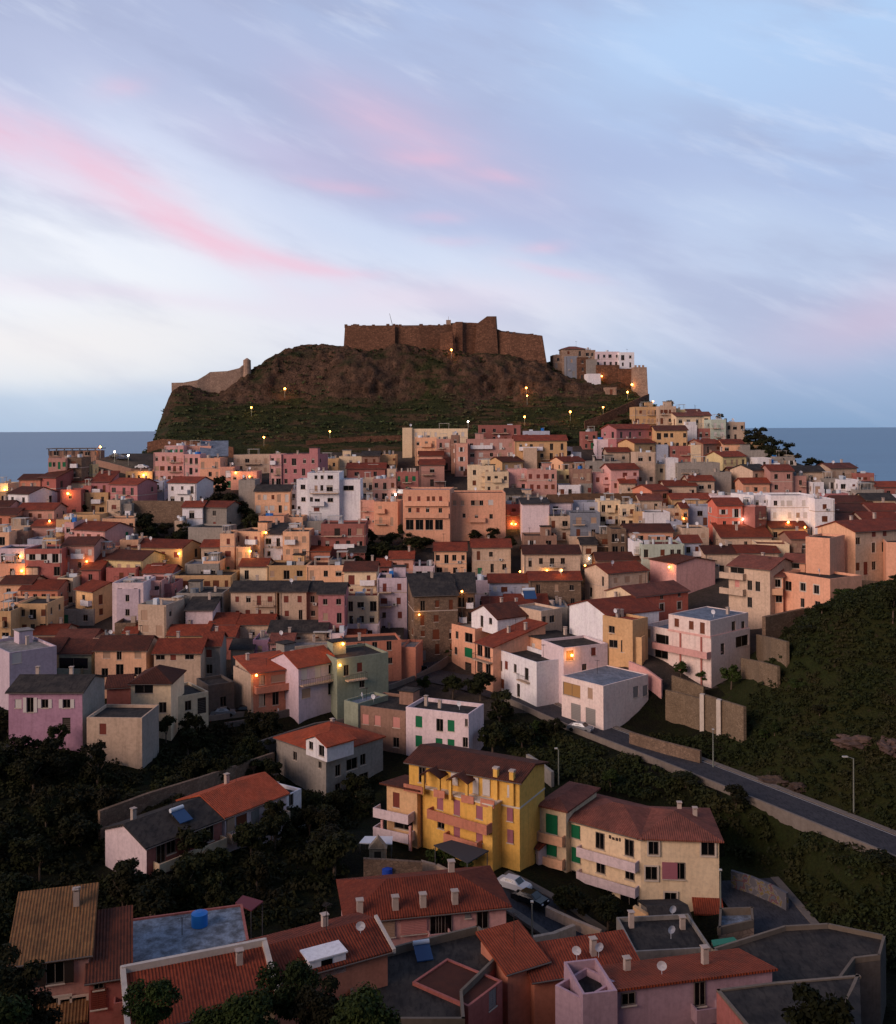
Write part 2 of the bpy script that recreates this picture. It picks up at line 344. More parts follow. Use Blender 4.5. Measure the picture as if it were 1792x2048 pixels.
def build_house(p0, p1, H, wall, roof, D, label=None, name=None, win=None, cols=None, rows=None, sty=None, sides=True, bal=None, rise=.32, oh=.35, root=None,
                base=None, chim=None, group=None, cat='house', sill=None, auto_bal=True, wl2=None, par=.45, top=None, dish=None, fnd=1.2, sw=None):
    """p0,p1: world positions of the top corners of the front facade (left,right)."""
    W = math.hypot(p1.x-p0.x, p1.y-p0.y); yaw = math.atan2(p1.y-p0.y, p1.x-p0.x); zt = (p0.z+p1.z)/2
    u = Vector((math.cos(yaw), math.sin(yaw), 0)); n = Vector((-u.y, u.x, 0))
    ctr = (p0+p1)/2 + n*D/2
    cs = [p0, p1, p0+n*D, p1+n*D]
    zg = terr([q.x for q in cs], [q.y for q in cs]); zb = min(zg.min()-fnd, zt-H) if base is None else base
    frontz = float(max(zg[0], zg[1]))
    Ht = zt-zb
    h = House(); h.W = W; h.D = D; h.H = Ht; h.yaw = yaw; h.st = H/3; h.ctr = ctr; h.zb = zb; h.zt = zt
    rt = roof[0]; rc = roof[1] if len(roof) > 1 else 'w'
    own = root is None
    if own:
        root = empty(name or 'house', (ctr.x, ctr.y, zb), yaw); rel = Vector((0, 0, 0)); rrz = 0.0
    else:
        d = Vector((ctr.x, ctr.y, zb))-Vector(root.location); a = -root.rotation_euler.z
        rel = Vector((d.x*math.cos(a)-d.y*math.sin(a), d.x*math.sin(a)+d.y*math.cos(a), d.z)); rrz = yaw-root.rotation_euler.z
    h.root = root; h.rel = rel; h.rrz = rrz
    rm = Matrix.Rotation(rrz, 3, 'Z')
    h.loc = lambda v: rel+rm @ Vector(v)
    FF = face_frames(W, D); h.FF = FF
    M = Matrix.Rotation(yaw, 3, 'Z')
    def onface(fc, px, py):
        O, uu, nn, rz, wd = FF[fc]; Ow = M @ O+Vector((ctr.x, ctr.y, zb)); nw = M @ nn; uw = M @ uu
        x, z = ray(px, py); dvec = Vector((x, 1, z)); t = Ow.dot(nw)/dvec.dot(nw); q = dvec*t-Ow
        return q.dot(uw), q.z
    h.onface = onface
    holes = {'F':[], 'R':[], 'L':[], 'B':[]}
    gtop = Ht
    if win is not None:
        for fc, lst in win.items():
            for it in lst:
                (x, y, ww, hh) = it[:4]; s = it[4] if len(it) > 4 else 'd'
                a, z = onface(fc, x, y); holes[fc].append([a, z, ww, hh, s])
    def auto(fc, ncol, prob):
        wd = FF[fc][4]; nr = rows if rows is not None else max(1, int(H/3+.35))
        st = sty or random.choices(['d', 's:br', 's:be', 's:wh', 's:gr', 'o:wh', 's:rd', 'c'], [4, 2, 1.6, 1.2, .5, .5, .8, 3])[0]
        off = random.uniform(-.15, .15)
        for r in range(nr):
            z = Ht-1.65-3.0*r-(0 if rt != 'f' else .25)
            if z < .9+ (frontz-zb) : continue
            for k in range(ncol):
                if random.random() > prob: continue
                a = wd*(k+.5)/ncol+off+random.uniform(-.22, .22); hh = random.choice([1.2, 1.4, 1.4]) if random.random() < .68 else 2.1; ww = random.choice([.8, .9, 1.0, 1.0, 1.4])
                s = st if random.random() < .65 else random.choice(['d', 'c', 's:be', 's:br', 'd'])
                if random.random() < .004: s = 'l'
                holes[fc].append([a, z-(.3 if hh > 2 else 0), ww, hh, s])
    if win is None and random.random() < .75:
        holes['F'].append([W*random.choice([.2, .35, .5, .65, .8]), frontz-zb+1.15, 1.1, 2.1, random.choice(['g:br', 'g:bk', 'g:gr', 'g:gy'])])
    if win is None:
        auto('F', cols or max(1, round(W/3.1)), .93 if cols else .86)
        if sides:
            k = max(1, round(D/4.5)); auto('R', k, .4); auto('L', k, .4)
    for fc in holes:
        wd = FF[fc][4]; ok = []
        for a, z, ww, hh, s in holes[fc]:
            ww = min(ww, wd*.9); a = min(max(a, ww/2+.12), wd-ww/2-.12); z = min(z, Ht-hh/2-.12)
            if any(abs(a-b[0]) < (ww+b[2])/2+.05 and abs(z-b[1]) < (hh+b[3])/2+.05 for b in ok): continue
            ok.append((a, z, ww, hh, s))
        holes[fc] = ok
    # walls
    mb = MB()
    for fc, (O, uu, nn, rz, wd) in FF.items():
        mi = 1 if sw and fc in 'LR' else 0
        us = sorted({0, wd}|{v for a, z, ww, hh, s in holes[fc] for v in (a-ww/2, a+ww/2)})
        zs = sorted({0, Ht}|{v for a, z, ww, hh, s in holes[fc] for v in (z-hh/2, z+hh/2)})
        P = lambda a, z, dp=0: O+uu*a-nn*dp+Vector((0, 0, z))
        if not holes[fc]: us = [0, wd]; zs = [0, Ht]
        for i in range(len(us)-1):
            run = None
            for j in range(len(zs)-1):
                ca, cz = (us[i]+us[i+1])/2, (zs[j]+zs[j+1])/2
                inh = any(abs(ca-a) < ww/2 and abs(cz-z) < hh/2 for a, z, ww, hh, s in holes[fc])
                if not inh:
                    if run is None: run = zs[j]
                if inh and run is not None:
                    mb.poly([P(us[i], run), P(us[i+1], run), P(us[i+1], zs[j]), P(us[i], zs[j])], mi); run = None
            if run is not None: mb.poly([P(us[i], run), P(us[i+1], run), P(us[i+1], Ht), P(us[i], Ht)], mi)
        for a, z, ww, hh, s in holes[fc]:
            a0, a1, z0, z1, dp = a-ww/2, a+ww/2, z-hh/2, z+hh/2, .16
            mb.poly([P(a0, z0), P(a0, z1), P(a0, z1, dp), P(a0, z0, dp)]); mb.poly([P(a1, z1), P(a1, z0), P(a1, z0, dp), P(a1, z1, dp)])
            mb.poly([P(a0, z1), P(a1, z1), P(a1, z1, dp), P(a0, z1, dp)]); mb.poly([P(a1, z0), P(a0, z0), P(a0, z0, dp), P(a1, z0, dp)])
    x, y = W/2, D/2; rb = MB(); o = oh; si = 1 if sw else 0
    rmats = [roofmat(rc)]
    if rt == 'g':
        r = y*rise
        mb.poly([(x, -y, Ht), (x, y, Ht), (x, 0, Ht+r)], si); mb.poly([(-x, y, Ht), (-x, -y, Ht), (-x, 0, Ht+r)], si)
        slab(rb, [(-x-o, -y-o, Ht-o*rise+.2), (x+o, -y-o, Ht-o*rise+.2), (x+o, 0, Ht+r+.2), (-x-o, 0, Ht+r+.2)])
        slab(rb, [(x+o, y+o, Ht-o*rise+.2), (-x-o, y+o, Ht-o*rise+.2), (-x-o, 0, Ht+r+.2), (x+o, 0, Ht+r+.2)])
        gtop = Ht+r
    elif rt == 'e':
        r = x*rise
        mb.poly([(-x, -y, Ht), (x, -y, Ht), (0, -y, Ht+r)]); mb.poly([(x, y, Ht), (-x, y, Ht), (0, y, Ht+r)])
        slab(rb, [(x+o, -y-o, Ht-o*rise+.2), (x+o, y+o, Ht-o*rise+.2), (0, y+o, Ht+r+.2), (0, -y-o, Ht+r+.2)])
        slab(rb, [(-x-o, y+o, Ht-o*rise+.2), (-x-o, -y-o, Ht-o*rise+.2), (0, -y-o, Ht+r+.2), (0, y+o, Ht+r+.2)])
        gtop = Ht+r
    elif rt in 'sb':
        r = D*rise; f0, f1 = (0, r) if rt == 's' else (r, 0)
        mb.poly([(x, -y, Ht), (x, y, Ht), (x, y, Ht+f1), (x, -y, Ht+f0)], si); mb.poly([(-x, y, Ht), (-x, -y, Ht), (-x, -y, Ht+f0), (-x, y, Ht+f1)], si)
        if f1: mb.poly([(x, y, Ht), (-x, y, Ht), (-x, y, Ht+r), (x, y, Ht+r)])
        if f0: mb.poly([(-x, -y, Ht), (x, -y, Ht), (x, -y, Ht+r), (-x, -y, Ht+r)])
        sg = rise if rt == 's' else -rise
        za, zb2 = Ht+f0-o*sg+.2, Ht+f1+o*sg+.2
        slab(rb, [(-x-o, -y-o, za), (x+o, -y-o, za), (x+o, y+o, zb2), (-x-o, y+o, zb2)]); gtop = Ht+max(f0, f1)
    elif rt == 'h':
        r = min(x, y)*rise; q = max(0, x-y); q2 = max(0, y-x); X, Y2 = x+o, y+o; ze = Ht-o*rise+.2; zr = Ht+r+.2
        if q2 == 0:
            slab(rb, [(-X, -Y2, ze), (X, -Y2, ze), (q, 0, zr), (-q, 0, zr)] if q > .05 else [(-X, -Y2, ze), (X, -Y2, ze), (0, 0, zr)])
            slab(rb, [(X, Y2, ze), (-X, Y2, ze), (-q, 0, zr), (q, 0, zr)] if q > .05 else [(X, Y2, ze), (-X, Y2, ze), (0, 0, zr)])
            slab(rb, [(X, -Y2, ze), (X, Y2, ze), (q, 0, zr)]); slab(rb, [(-X, Y2, ze), (-X, -Y2, ze), (-q, 0, zr)])
        else:
            slab(rb, [(X, -Y2, ze), (X, Y2, ze), (0, q2, zr), (0, -q2, zr)]); slab(rb, [(-X, Y2, ze), (-X, -Y2, ze), (0, -q2, zr), (0, q2, zr)])
            slab(rb, [(-X, -Y2, ze), (X, -Y2, ze), (0, -q2, zr)]); slab(rb, [(X, Y2, ze), (-X, Y2, ze), (0, q2, zr)])
        gtop = Ht+r
    else:
        t = .22; zi = Ht-par
        for a, b in (((-x, -y), (x, -y)), ((x, -y), (x, y)), ((x, y), (-x, y)), ((-x, y), (-x, -y))):
            A, B = Vector((*a, 0)), Vector((*b, 0)); ins = lambda p: Vector((p.x-math.copysign(t, p.x), p.y-math.copysign(t, p.y), 0))
            z1 = Vector((0, 0, Ht)); z0 = Vector((0, 0, zi))
            mb.poly([A+z1, B+z1, ins(B)+z1, ins(A)+z1]); mb.poly([ins(A)+z1, ins(B)+z1, ins(B)+z0, ins(A)+z0])
        rb.box(-x+t-.01, x-t+.01, -y+t-.01, y-t+.01, zi-.25, zi)
        if W*D > 50 and D > 6 and top is None and random.random() < .45:     # stair hut on the terrace
            s = random.choice([-1, 1])*(x*.45); rb.box(s-1.3, s+1.3, y*.1, y*.1+2.4, zi, zi+2.2, 1); rb.box(s-1.5, s+1.5, y*.1-.2, y*.1+2.6, zi+2.2, zi+2.35, 0)
        rmats.append(wallmat(wall))
    wm = wallmat(wall)
    wo = mb.build('wall', [wm]+([wallmat(sw)] if sw else []), root, rel, rrz)
    h.roof = None
    ro = rb.build('roof', rmats, root, rel, rrz)
    h.roof = ro
    if rt in 'gsbeh' and own and rt != 'f':
        gb = MB(); gb.tube((-x-o, -y-o-.06, Ht-o*rise+.02 if rt in 'gh' else Ht+.02), (x+o, -y-o-.06, Ht-o*rise+.02 if rt in 'gh' else Ht+.02), .07, n=6)
        if rt in 'ghs': gb.build('gutter', [plain('gutter metal', '#6b625c', .5, .3)], root, rel, rrz)
    if win is None and H > 5.5 and random.random() < .45:
        sb = MB(); zz = Ht-3.15; sb.box(-x-.05, x+.05, -y-.05, y+.05, zz, zz+.16); sb.build('string_course', [plaster('string course', '#b9a596')], root, rel, rrz)
    if win is None and random.random() < .55:
        dp_ = MB(); xx = random.choice([-1, 1])*(x-.25); dp_.tube((xx, -y-.08, .3), (xx, -y-.08, Ht-.3), .05, n=5); dp_.build('drainpipe', [plain('gutter metal', '#6b625c', .5, .3)], root, rel, rrz)
    if win is None and random.random() < .35:
        ac = MB(); xx = random.uniform(-.35, .35)*W; zz = Ht-random.choice([2.9, 3.2, 5.9]); ac.box(xx, xx+.8, -y-.38, -y, zz, zz+.55); ac.tube((xx+.3, -y-.4, zz+.27), (xx+.3, -y-.38, zz+.27), .2, n=10, mi=1)
        if zz > 2: ac.build('air_conditioner', [plain('appliance white', '#b8b6b2', .5), plain('railing iron', '#3a3432', .6, .2)], root, rel, rrz)
    nch = (random.random() < .5)+(random.random() < .25) if chim is None else chim
    for k in range(nch):
        cx = random.uniform(-.35, .35)*W; cy = random.uniform(-.05, .35)*D
        if rt == 'g': cz = Ht+y*rise-abs(cy)*rise
        elif rt == 's': cz = Ht+(cy+y)*rise
        elif rt == 'b': cz = Ht+(y-cy)*rise
        elif rt == 'e': cz = Ht+(x-abs(cx))*rise
        elif rt == 'h': cz = Ht+.15
        else: cz = Ht-par
        cb = MB(); hc = random.uniform(1.0, 1.5); cb.box(-.25, .25, -.25, .25, -.5, hc); cb.box(-.33, .33, -.33, .33, hc+.15, hc+.23)
        for sx in (-.2, .2): cb.box(sx-.04, sx+.04, -.2, .2, hc, hc+.15)
        cb.build('chimney', [plaster('chimney render', '#b5a396')], ro, (cx, cy, cz))
    nd = (random.random() < .22) if dish is None else dish
    for k in range(int(nd)):
        db = MB(); rr = .42; ns = 12
        ring = [(rr*math.cos(2*math.pi*i/ns), -.0, rr*math.sin(2*math.pi*i/ns)) for i in range(ns)]
        for i in range(ns):
            j = (i+1) % ns; db.poly([ring[i], ring[j], (0, .13, 0)]); db.poly([ring[j], ring[i], (0, .17, 0)])
        db.tube((0, .15, 0), (0, .15, -1.0), .03, n=5); db.tube((0, .1, -.1), (0, -.35, 0), .02, n=4)
        db.build('satellite_dish', [plain('dish white', '#c9ccd4', .5)], ro, (random.uniform(-.4, .4)*W, -y*.4, Ht+.9 if rt == 'f' else gtop+.5), random.uniform(-.9, .3))
    if rt == 'f' and own and win is None and H > 3.5:
        for q_ in range(random.choice([0, 1, 2, 3])):
            cb_ = MB(); wx, wy, wz = random.choice([(.5, .5, .7), (1.2, .7, .5), (.9, .9, 1.0), (1.8, 1.0, .35)])
            if random.random() < .4: cb_.tube((0, 0, -par), (0, 0, wz+.3), wx*.5, wx*.5, 10)
            else: cb_.box(-wx/2, wx/2, -wy/2, wy/2, -par, wz)
            cb_.build('roof_tank', [random.choice([plain('tank white', '#c8d2dc', .4), plaster('chimney render', '#b5a396'), plain('tank grey', '#70767c', .6), plain('blue plastic', '#1f6fc0', .5) if random.random() < .3 else plain('tank white', '#c8d2dc', .4)])], ro, (random.uniform(-.32, .32)*W, random.uniform(-.3, .1)*D, Ht))
    if rt == 'f' and own and win is None and random.random() < .3:      # pergola shade on the terrace
        pg = MB(); x0_ = random.uniform(-.4, .0)*W; w_p = min(3.2, W*.38); y0_ = -y+.6
        for sx in (x0_, x0_+w_p): 
            for sy in (y0_, y0_+2.2): pg.box(sx-.05, sx+.05, sy-.05, sy+.05, -par+Ht, Ht+1.7)
        pg.box(x0_-.2, x0_+w_p+.2, y0_-.2, y0_+2.4, Ht+1.7, Ht+1.8); pg.build('pergola', [plain('pergola '+random.choice(['brown', 'white']), random.choice(['#5a3c2c', '#b9b4ac']), .8)], root, rel, rrz)
    if random.random() < .3 and own:
        ab = MB(); ah = random.uniform(1.5, 2.6); ab.tube((0, 0, -.5), (0, 0, ah), .035, n=5)
        for q_ in range(4): ab.tube((-.45+.06*q_, -.3+.2*q_, ah-.1), (.45-.06*q_, -.3+.2*q_, ah-.1), .02, n=4)
        ab.tube((0, -.4, ah-.1), (0, .45, ah-.1), .02, n=4)
        ab.build('antenna', [plain('railing iron', '#3a3432', .6, .2)], ro, (random.uniform(-.35, .35)*W, 0, gtop+.1 if rt != 'f' else Ht-.2), random.random()*3)
    for fc, lst in holes.items():
        O, uu, nn, rz, wd = FF[fc]
        for a, z, ww, hh, s in lst:
            ob = bpy.data.objects.new('door' if s[0] == 'g' else 'window', window_mesh(ww, hh, s)); link(ob, root)
            ob.location = h.loc(O+uu*a+Vector((0, 0, z))); ob.rotation_euler = (0, 0, rz+rrz)
            ob.scale = (ww/(round(ww*5)/5), 1, hh/(round(hh*5)/5))
    if bal:
        for (fc, x0, x1, y0, dp, s) in bal:
            a0, z0 = onface(fc, x0, y0[0] if isinstance(y0, tuple) else y0); a1, z1 = onface(fc, x1, y0[1] if isinstance(y0, tuple) else y0)
            balcony(h, fc, a0, a1, (z0+z1)/2, dp, s)
    elif auto_bal and win is None and H > 5 and random.random() < .5:
        for r in range(1 if H < 8 else 2):
            z = Ht-3.0*(r+1)+.1
            if z > 2.0:
                a0 = W*random.choice([.08, .3, .5]); balcony(h, 'F', a0, min(W*.95, a0+W*random.choice([.4, .45])), z, 1.0, random.choice(['r', 'p:'+wall, 'r', 'p:wh']))
    h.rt, h.rc, h.wall = rt, rc, wall; h.label = label
    if own:
        tag(root, label, cat, group); HOUSES.append(h)
    return h
def balcony(h, fc, a0, a1, z, dp=1.0, s='r', ht=1.0):
    O, uu, nn, rz, wd = h.FF[fc]; L = a1-a0
    kind, _, cc = s.partition(':'); mb = MB()
    mb.box(0, L, -dp, .0, -.18, 0)
    mats = [wallmat(cc if cc else h.wall if hasattr(h, 'wall') else 'be')]
    if kind == 'p':
        t = .14; mb.box(0, L, -dp, -dp+t, 0, ht); mb.box(0, t, -dp+t, 0, 0, ht); mb.box(L-t, L, -dp+t, 0, 0, ht)
    else:
        mats.append(plain('railing iron', '#3a3432', .6, .2)); n = max(3, int(L/.35))
        for i in range(n+1): mb.box(L*i/n-.015, L*i/n+.015, -dp+.01, -dp+.04, 0, ht, 1)
        mb.box(0, L, -dp, -dp+.05, ht, ht+.04, 1)
        for sx in (0, L-.04): mb.box(sx, sx+.04, -dp+.05, 0, ht, ht+.04, 1); mb.box(sx, sx+.03, -dp/2-.02, -dp/2+.02, 0, ht, 1)
    ob = mb.build('balcony', mats, h.root, h.loc(O+uu*a0+Vector((0, 0, z))), rz+h.rrz); return ob
def HF(t, xl, xr, ye, st, wall, roof='fk', yaw=0, d=9, dy=0, **k):
    """far house: facade spans tile x xl..xr with its eave at ye, st storeys above the terrain"""
    x0, y0 = td(t, xl, ye); x1, _ = td(t, xr, ye)
    p = hit((x0+x1)/2, y0, st*3.0)
    if 'Y' in k: p = at((x0+x1)/2, y0, k.pop('Y'))
    if dy: p = at((x0+x1)/2, y0, p.y+dy)
    a = R3(yaw); ux, uy = math.cos(a), math.sin(a)
    r0, r1 = ray(x0, y0)[0], ray(x1, y0)[0]
    # half widths so that both corners project on the asked columns
    s0 = (r0*p.y-p.x)/(ux-r0*uy); s1 = (r1*p.y-p.x)/(ux-r1*uy)
    P0 = Vector((p.x+ux*s0, p.y+uy*s0, p.z)); P1 = Vector((p.x+ux*s1, p.y+uy*s1, p.z))
    if len(roof) == 1: roof += 't' if roof != 'f' else 'k'
    for kk in ('win',):
        if kk in k and isinstance(k[kk], dict):
            k[kk] = {f:[(*td(t, i[0], i[1]), *i[2:]) for i in l] for f, l in k[kk].items()}
    if k.get('bal'): k['bal'] = [(f, td(t, x, 0)[0], td(t, xx, 0)[0], td(t, 0, yy)[1], dp, s) for f, x, xx, yy, dp, s in k['bal']]
    return build_house(P0, P1, st*3.0, wall, roof, d, **k)
def HN(t, a, b, zt, wall, roof='fk', d=9, st=None, **k):
    """near house: both top front corners given, on the level zt (or st storeys above the ground)"""
    x0, y0 = td(t, *a); x1, y1 = td(t, *b)
    dr = k.pop('drop', 0)
    if zt is None: zt = hit((x0+x1)/2, (y0+y1)/2, st*3.0).z
    P0, P1 = onz(x0, y0, zt), onz(x1, y1, zt); P0.z -= dr; P1.z -= dr; zt -= dr
    if isinstance(k.get('win'), dict):
        k['win'] = {f:[(*td(t, i[0], i[1]), *i[2:]) for i in l] for f, l in k['win'].items()}
    if k.get('bal'):
        k['bal'] = [(f, td(t, x, 0)[0], td(t, xx, 0)[0], tuple(td(t, 0, q)[1] for q in yy) if isinstance(yy, tuple) else td(t, 0, yy)[1], dp, s) for f, x, xx, yy, dp, s in k['bal']]
    if len(roof) == 1: roof += 't'
    mid = (P0+P1)/2; Hh = max(2.5, zt-tz(mid.x, mid.y))
    return build_house(P0, P1, Hh, wall, roof, d, **k)
# ---------------------------------------------------------------- the town, house by house
ta = lambda *a, **k: HF('A', *a, **k)
tb = lambda *a, **k: HF('B', *a, **k)
tc = lambda *a, **k: HF('C', *a, **k)
tD = lambda *a, **k: HF('D', *a, **k)
te = lambda *a, **k: HF('E', *a, **k)
tf = lambda *a, **k: HF('F', *a, **k)
tg = lambda *a, **k: HF('G', *a, **k)
# A: upper left
ta(370,512,318,4,'dp','fk',0,9,cols=4); ta(512,625,312,4,'st','fk',0,8,cols=1); ta(622,712,368,2.6,'ye','fw',0,5,cols=1)
ta(1180,1408,275,3.4,'pk','fw',0,9,cols=5); ta(1265,1408,222,3.4,'pk','ft',0,8,cols=4); ta(1400,1620,225,3,'sa','ft',0,8)
ta(1408,1535,288,3.4,'pk','fw',0,8,cols=3); ta(1540,1745,305,2.2,'po','sy',12,9,rise=.5); ta(1535,1690,318,3,'po','fw',0,8,cols=3); ta(1690,1800,385,2.2,'sa','ft',0,8)
ta(965,1170,420,1.5,'oc','fo',0,7,cols=5,sty='d'); ta(1290,1508,508,2.6,'wh','gt',-18,9,cols=3,sty='d'); ta(1150,1262,492,2,'lb','fk',0,7)
ta(145,310,482,2.4,'or','gd',0,8,cols=2); ta(300,430,470,2.6,'rd','sd',-20,9,cols=1); ta(495,662,505,1.6,'cr','gt',0,8,cols=3,sty='s:wh')
ta(465,622,560,2.6,'rd','fo',0,8,cols=1); ta(640,700,530,2.6,'rd','fk',0,8); ta(700,842,502,2.8,'rp','st',0,8,cols=2); ta(845,1055,520,2.8,'rp','gt',-20,9,cols=3)
ta(655,830,582,2,'oc','fo',0,7,cols=2); ta(60,222,592,2.8,'wh','gd',-25,10,cols=2,sty='d'); ta(-30,62,512,1.6,'cr','fd',0,8); ta(0,60,575,2.4,'oc','fk',0,8,cols=1)
ta(130,415,715,2.3,'sa','gt',0,9,cols=4); ta(-60,70,690,2.4,'pk','gd',0,8); ta(820,922,640,2.4,'be','fk',-12,7,cols=1,sty='s:rd'); ta(925,1010,668,2,'gy','fk',0,7)
ta(1400,1555,695,2.2,'wh','gt',0,8,cols=1,sty='s:be'); ta(1565,1740,695,2.2,'gy','gt',-18,8,cols=1); ta(485,765,752,2,'oc','fk',0,8,cols=4,sty='s:wh')
ta(430,545,790,3,'oc','fw',0,8,cols=1); ta(785,1035,782,2.2,'pe','fk',0,8,cols=4,sty='d'); ta(495,565,812,3,'pk','fw',0,8,cols=1); ta(560,805,872,2.6,'pk','gt',-25,10,cols=3)
ta(-40,125,752,2.4,'or','gd',0,8); ta(0,240,835,2,'be','fk',0,8); ta(70,215,880,2.1,'br','fk',0,8); ta(245,428,842,2.1,'dp','gt',0,8,cols=2); ta(-40,70,888,2.6,'pe','fk',0,8)
ta(1020,1398,1005,2,'oc','gt',-15,9,cols=4,sty='s:rd'); ta(920,1062,945,2.4,'pe','fw',0,8,cols=1); ta(190,472,1015,3.6,'rd','fk',0,9,cols=3,sty='o:wh')
ta(482,722,988,3.4,'dp','gd',0,9,cols=3); ta(715,852,1022,2.4,'po','fw',0,8); ta(850,1005,1048,1.6,'be','fk',0,8); ta(-30,186,1012,2.8,'li','fk',0,8,cols=2,sty='d')
ta(-30,192,1128,2.4,'po','fk',0,8,cols=1); ta(672,802,1130,2,'ye','gd',0,8,cols=1,sty='d'); ta(812,1092,1100,2.3,'ye','gd',-15,10,cols=4,sty='s:be'); ta(625,770,1178,2,'rd','st',0,8,cols=1)
ta(815,1052,1160,2.1,'rd','fo',0,8,cols=3); ta(1445,1712,850,2.6,'gy','fk',-10,9,win={}); ta(1690,1800,898,3.4,'pe','fk',0,9,cols=1,sty='s:rd'); ta(1545,1692,1002,2.2,'be','gt',0,8,cols=2,sty='d')
ta(1100,1320,1200,2,'rs','gt',0,8,cols=2); ta(210,330,940,2.0,'lb','fy',0,6); ta(330,430,930,2.2,'oc','fk',0,6); ta(1340,1400,800,1.6,'be','fk',0,6)
# B: upper centre
tb(1298,1372,85,3.3,'cr','fw',0,10,win={}); tb(1372,1800,92,3,'cr','fw',0,11,cols=6,rows=1,sty='s:wh',label='long cream hotel with a pale flat canopy, topmost building below the rock')
tb(1395,1560,160,3,'pe','fk',0,7,cols=3); tb(1560,1672,172,3.3,'dp','fk',0,9,cols=2,sty='s:wh'); tb(1672,1740,142,4,'br','fk',0,9,cols=1,sty='s:wh')
tb(278,368,288,4.2,'pk','fk',0,10,cols=2,sty='d'); tb(368,650,290,4.2,'rp','fk',-10,10,cols=4,sty='d'); tb(0,280,292,2,'be','fk',0,9,cols=4); tb(-20,180,420,1.8,'sa','ft',0,8)
tb(648,812,322,2,'oc','fk',0,8,cols=2); tb(812,985,305,2,'cr','fw',0,8,cols=1); tb(985,1122,300,2,'br','gk',0,8); tb(1120,1252,292,1.7,'oc','fw',0,8,cols=3,sty='s:br')
tb(870,1165,398,2,'rs','gt',0,9,cols=2); tb(980,1165,412,1.6,'ye','fk',0,6,cols=3); tb(1245,1420,425,3,'rs','fk',0,8,cols=3); tb(1430,1620,370,2.2,'dp','gt',0,9,cols=1); tb(1432,1610,300,2,'sa','gt',0,8,cols=2)
tb(485,592,482,4,'wh','fw',0,9,win={'F':[(535,540,1.3,1.3),(538,635,1.2,1.2),(505,700,.8,.9)]}); tb(568,812,430,5.4,'wh','fk',0,12,win={'F':[(635,465,.8,1),(682,465,.8,1),(745,465,1.5,1),(635,550,.8,1.5,'s:be'),(680,547,.8,1.5),(740,550,1.7,1.6,'c'),(600,640,.8,1.5),(645,652,1.4,1.5),(745,640,1.5,1.1),(640,712,1.5,1,'s:rd')]},bal=[('F',590,808,585,1.1,'r'),('F',590,700,680,1.1,'p:wh')],label='white terraced apartment block stepping down the middle of the town'); tb(810,975,482,4.6,'wh','fy',0,8,win={'F':[(885,548,2.8,1.3)]})
tb(812,976,592,3.2,'lb','fw',0,9,win={'F':[(938,637,.9,.8),(938,722,.9,.8)]}); tb(690,812,604,2.8,'wp','fw',0,9,win={'F':[(745,645,1.4,1),(740,735,1.6,1.6,'s:be')]}); tb(430,490,560,2.3,'wh','fk',0,6,cols=1)
tb(1070,1250,476,2.6,'dp','fw',0,8,cols=3,sty='d'); tb(978,1078,476,2.6,'be','fw',0,8,cols=2,sty='d'); tb(165,432,572,2.6,'pe','gk',0,9,cols=5,sty='s:wh'); tb(40,165,485,3,'gy','fk',0,8,win={})
tb(1080,1262,652,2.9,'po','fd',-8,9,cols=2,sty='s:be'); tb(978,1082,640,2.8,'sa','fo',0,8,cols=1)
tb(1302,1662,560,4.9,'po','fy',-6,11,chim=0,win={'F':[(1355,630,.8,1.2,'s:rd'),(1425,630,.8,1.2,'s:rd'),(1497,630,.8,1.2,'s:br'),(1538,630,.8,1.2,'s:br'),(1592,630,.8,1.2,'s:rd'),(1355,718,.8,1.2),(1418,718,.8,1.2,'s:rd'),(1492,716,.9,1.2,'c'),(1590,720,.9,1.2),(1355,830,2,2.6),(1430,830,2,2.6),(1505,830,2,2.6),(1580,830,2,2.6)]},bal=[('F',1312,1655,680,.7,'p:po'),('F',1312,1655,772,.7,'p:po')],label='four storey orange peach apartment block on columns in mid town')
tb(1672,2090,585,4.1,'po','fd',0,11,chim=0,win={'F':[(1840,662,1,1.3),(1872,662,1,1.3,'s:be'),(1905,662,1,1.3),(1977,658,1.3,1.3,'s:wh'),(1700,662,.9,1.2,'s:be'),(1760,662,.9,1.2,'s:be'),(1867,768,.9,1,'c'),(1980,766,.9,1.2),(1772,760,.8,1.1)]},bal=[('F',1812,1935,805,.8,'p:po')],label='broad orange peach block right of the block on columns')
tb(195,388,762,2.8,'po','fk',0,8,cols=2,sty='d'); tb(388,532,772,2.4,'pe','fk',0,8,cols=2); tb(480,690,800,1.9,'gy','fy',0,8); tb(672,1015,822,3.4,'rs','fd',0,9,cols=4,sty='s:bk')
tb(238,378,905,2.8,'wh','sk',0,9,cols=2,sty='d',rise=.2); tb(380,582,882,3.2,'pe','fk',0,9,cols=3,sty='s:be'); tb(578,748,912,2.4,'dp','fk',0,9,cols=1); tb(570,742,1035,1.5,'or','so',0,6,cols=1)
tb(0,205,880,3.2,'pe','fk',-18,9,cols=3,sty='s:rd'); tb(20,130,1000,2.6,'pe','fw',0,7,cols=2); tb(50,257,1150,1.8,'cr','gt',0,8,cols=2,sty='d'); tb(257,562,1142,1.9,'oc','fk',0,9,cols=3,sty='d',auto_bal=False)
tb(562,862,1142,2,'pe','fd',0,9,cols=3,sty='s:br',auto_bal=False); tb(850,1098,1186,3.6,'cr','gd',0,9,cols=2,sty='s:rd'); tb(1198,1382,1092,2,'sa','gt',0,8,cols=2); tb(1545,1790,1030,2.5,'pe','gt',0,9,cols=4,sty='d',auto_bal=False)
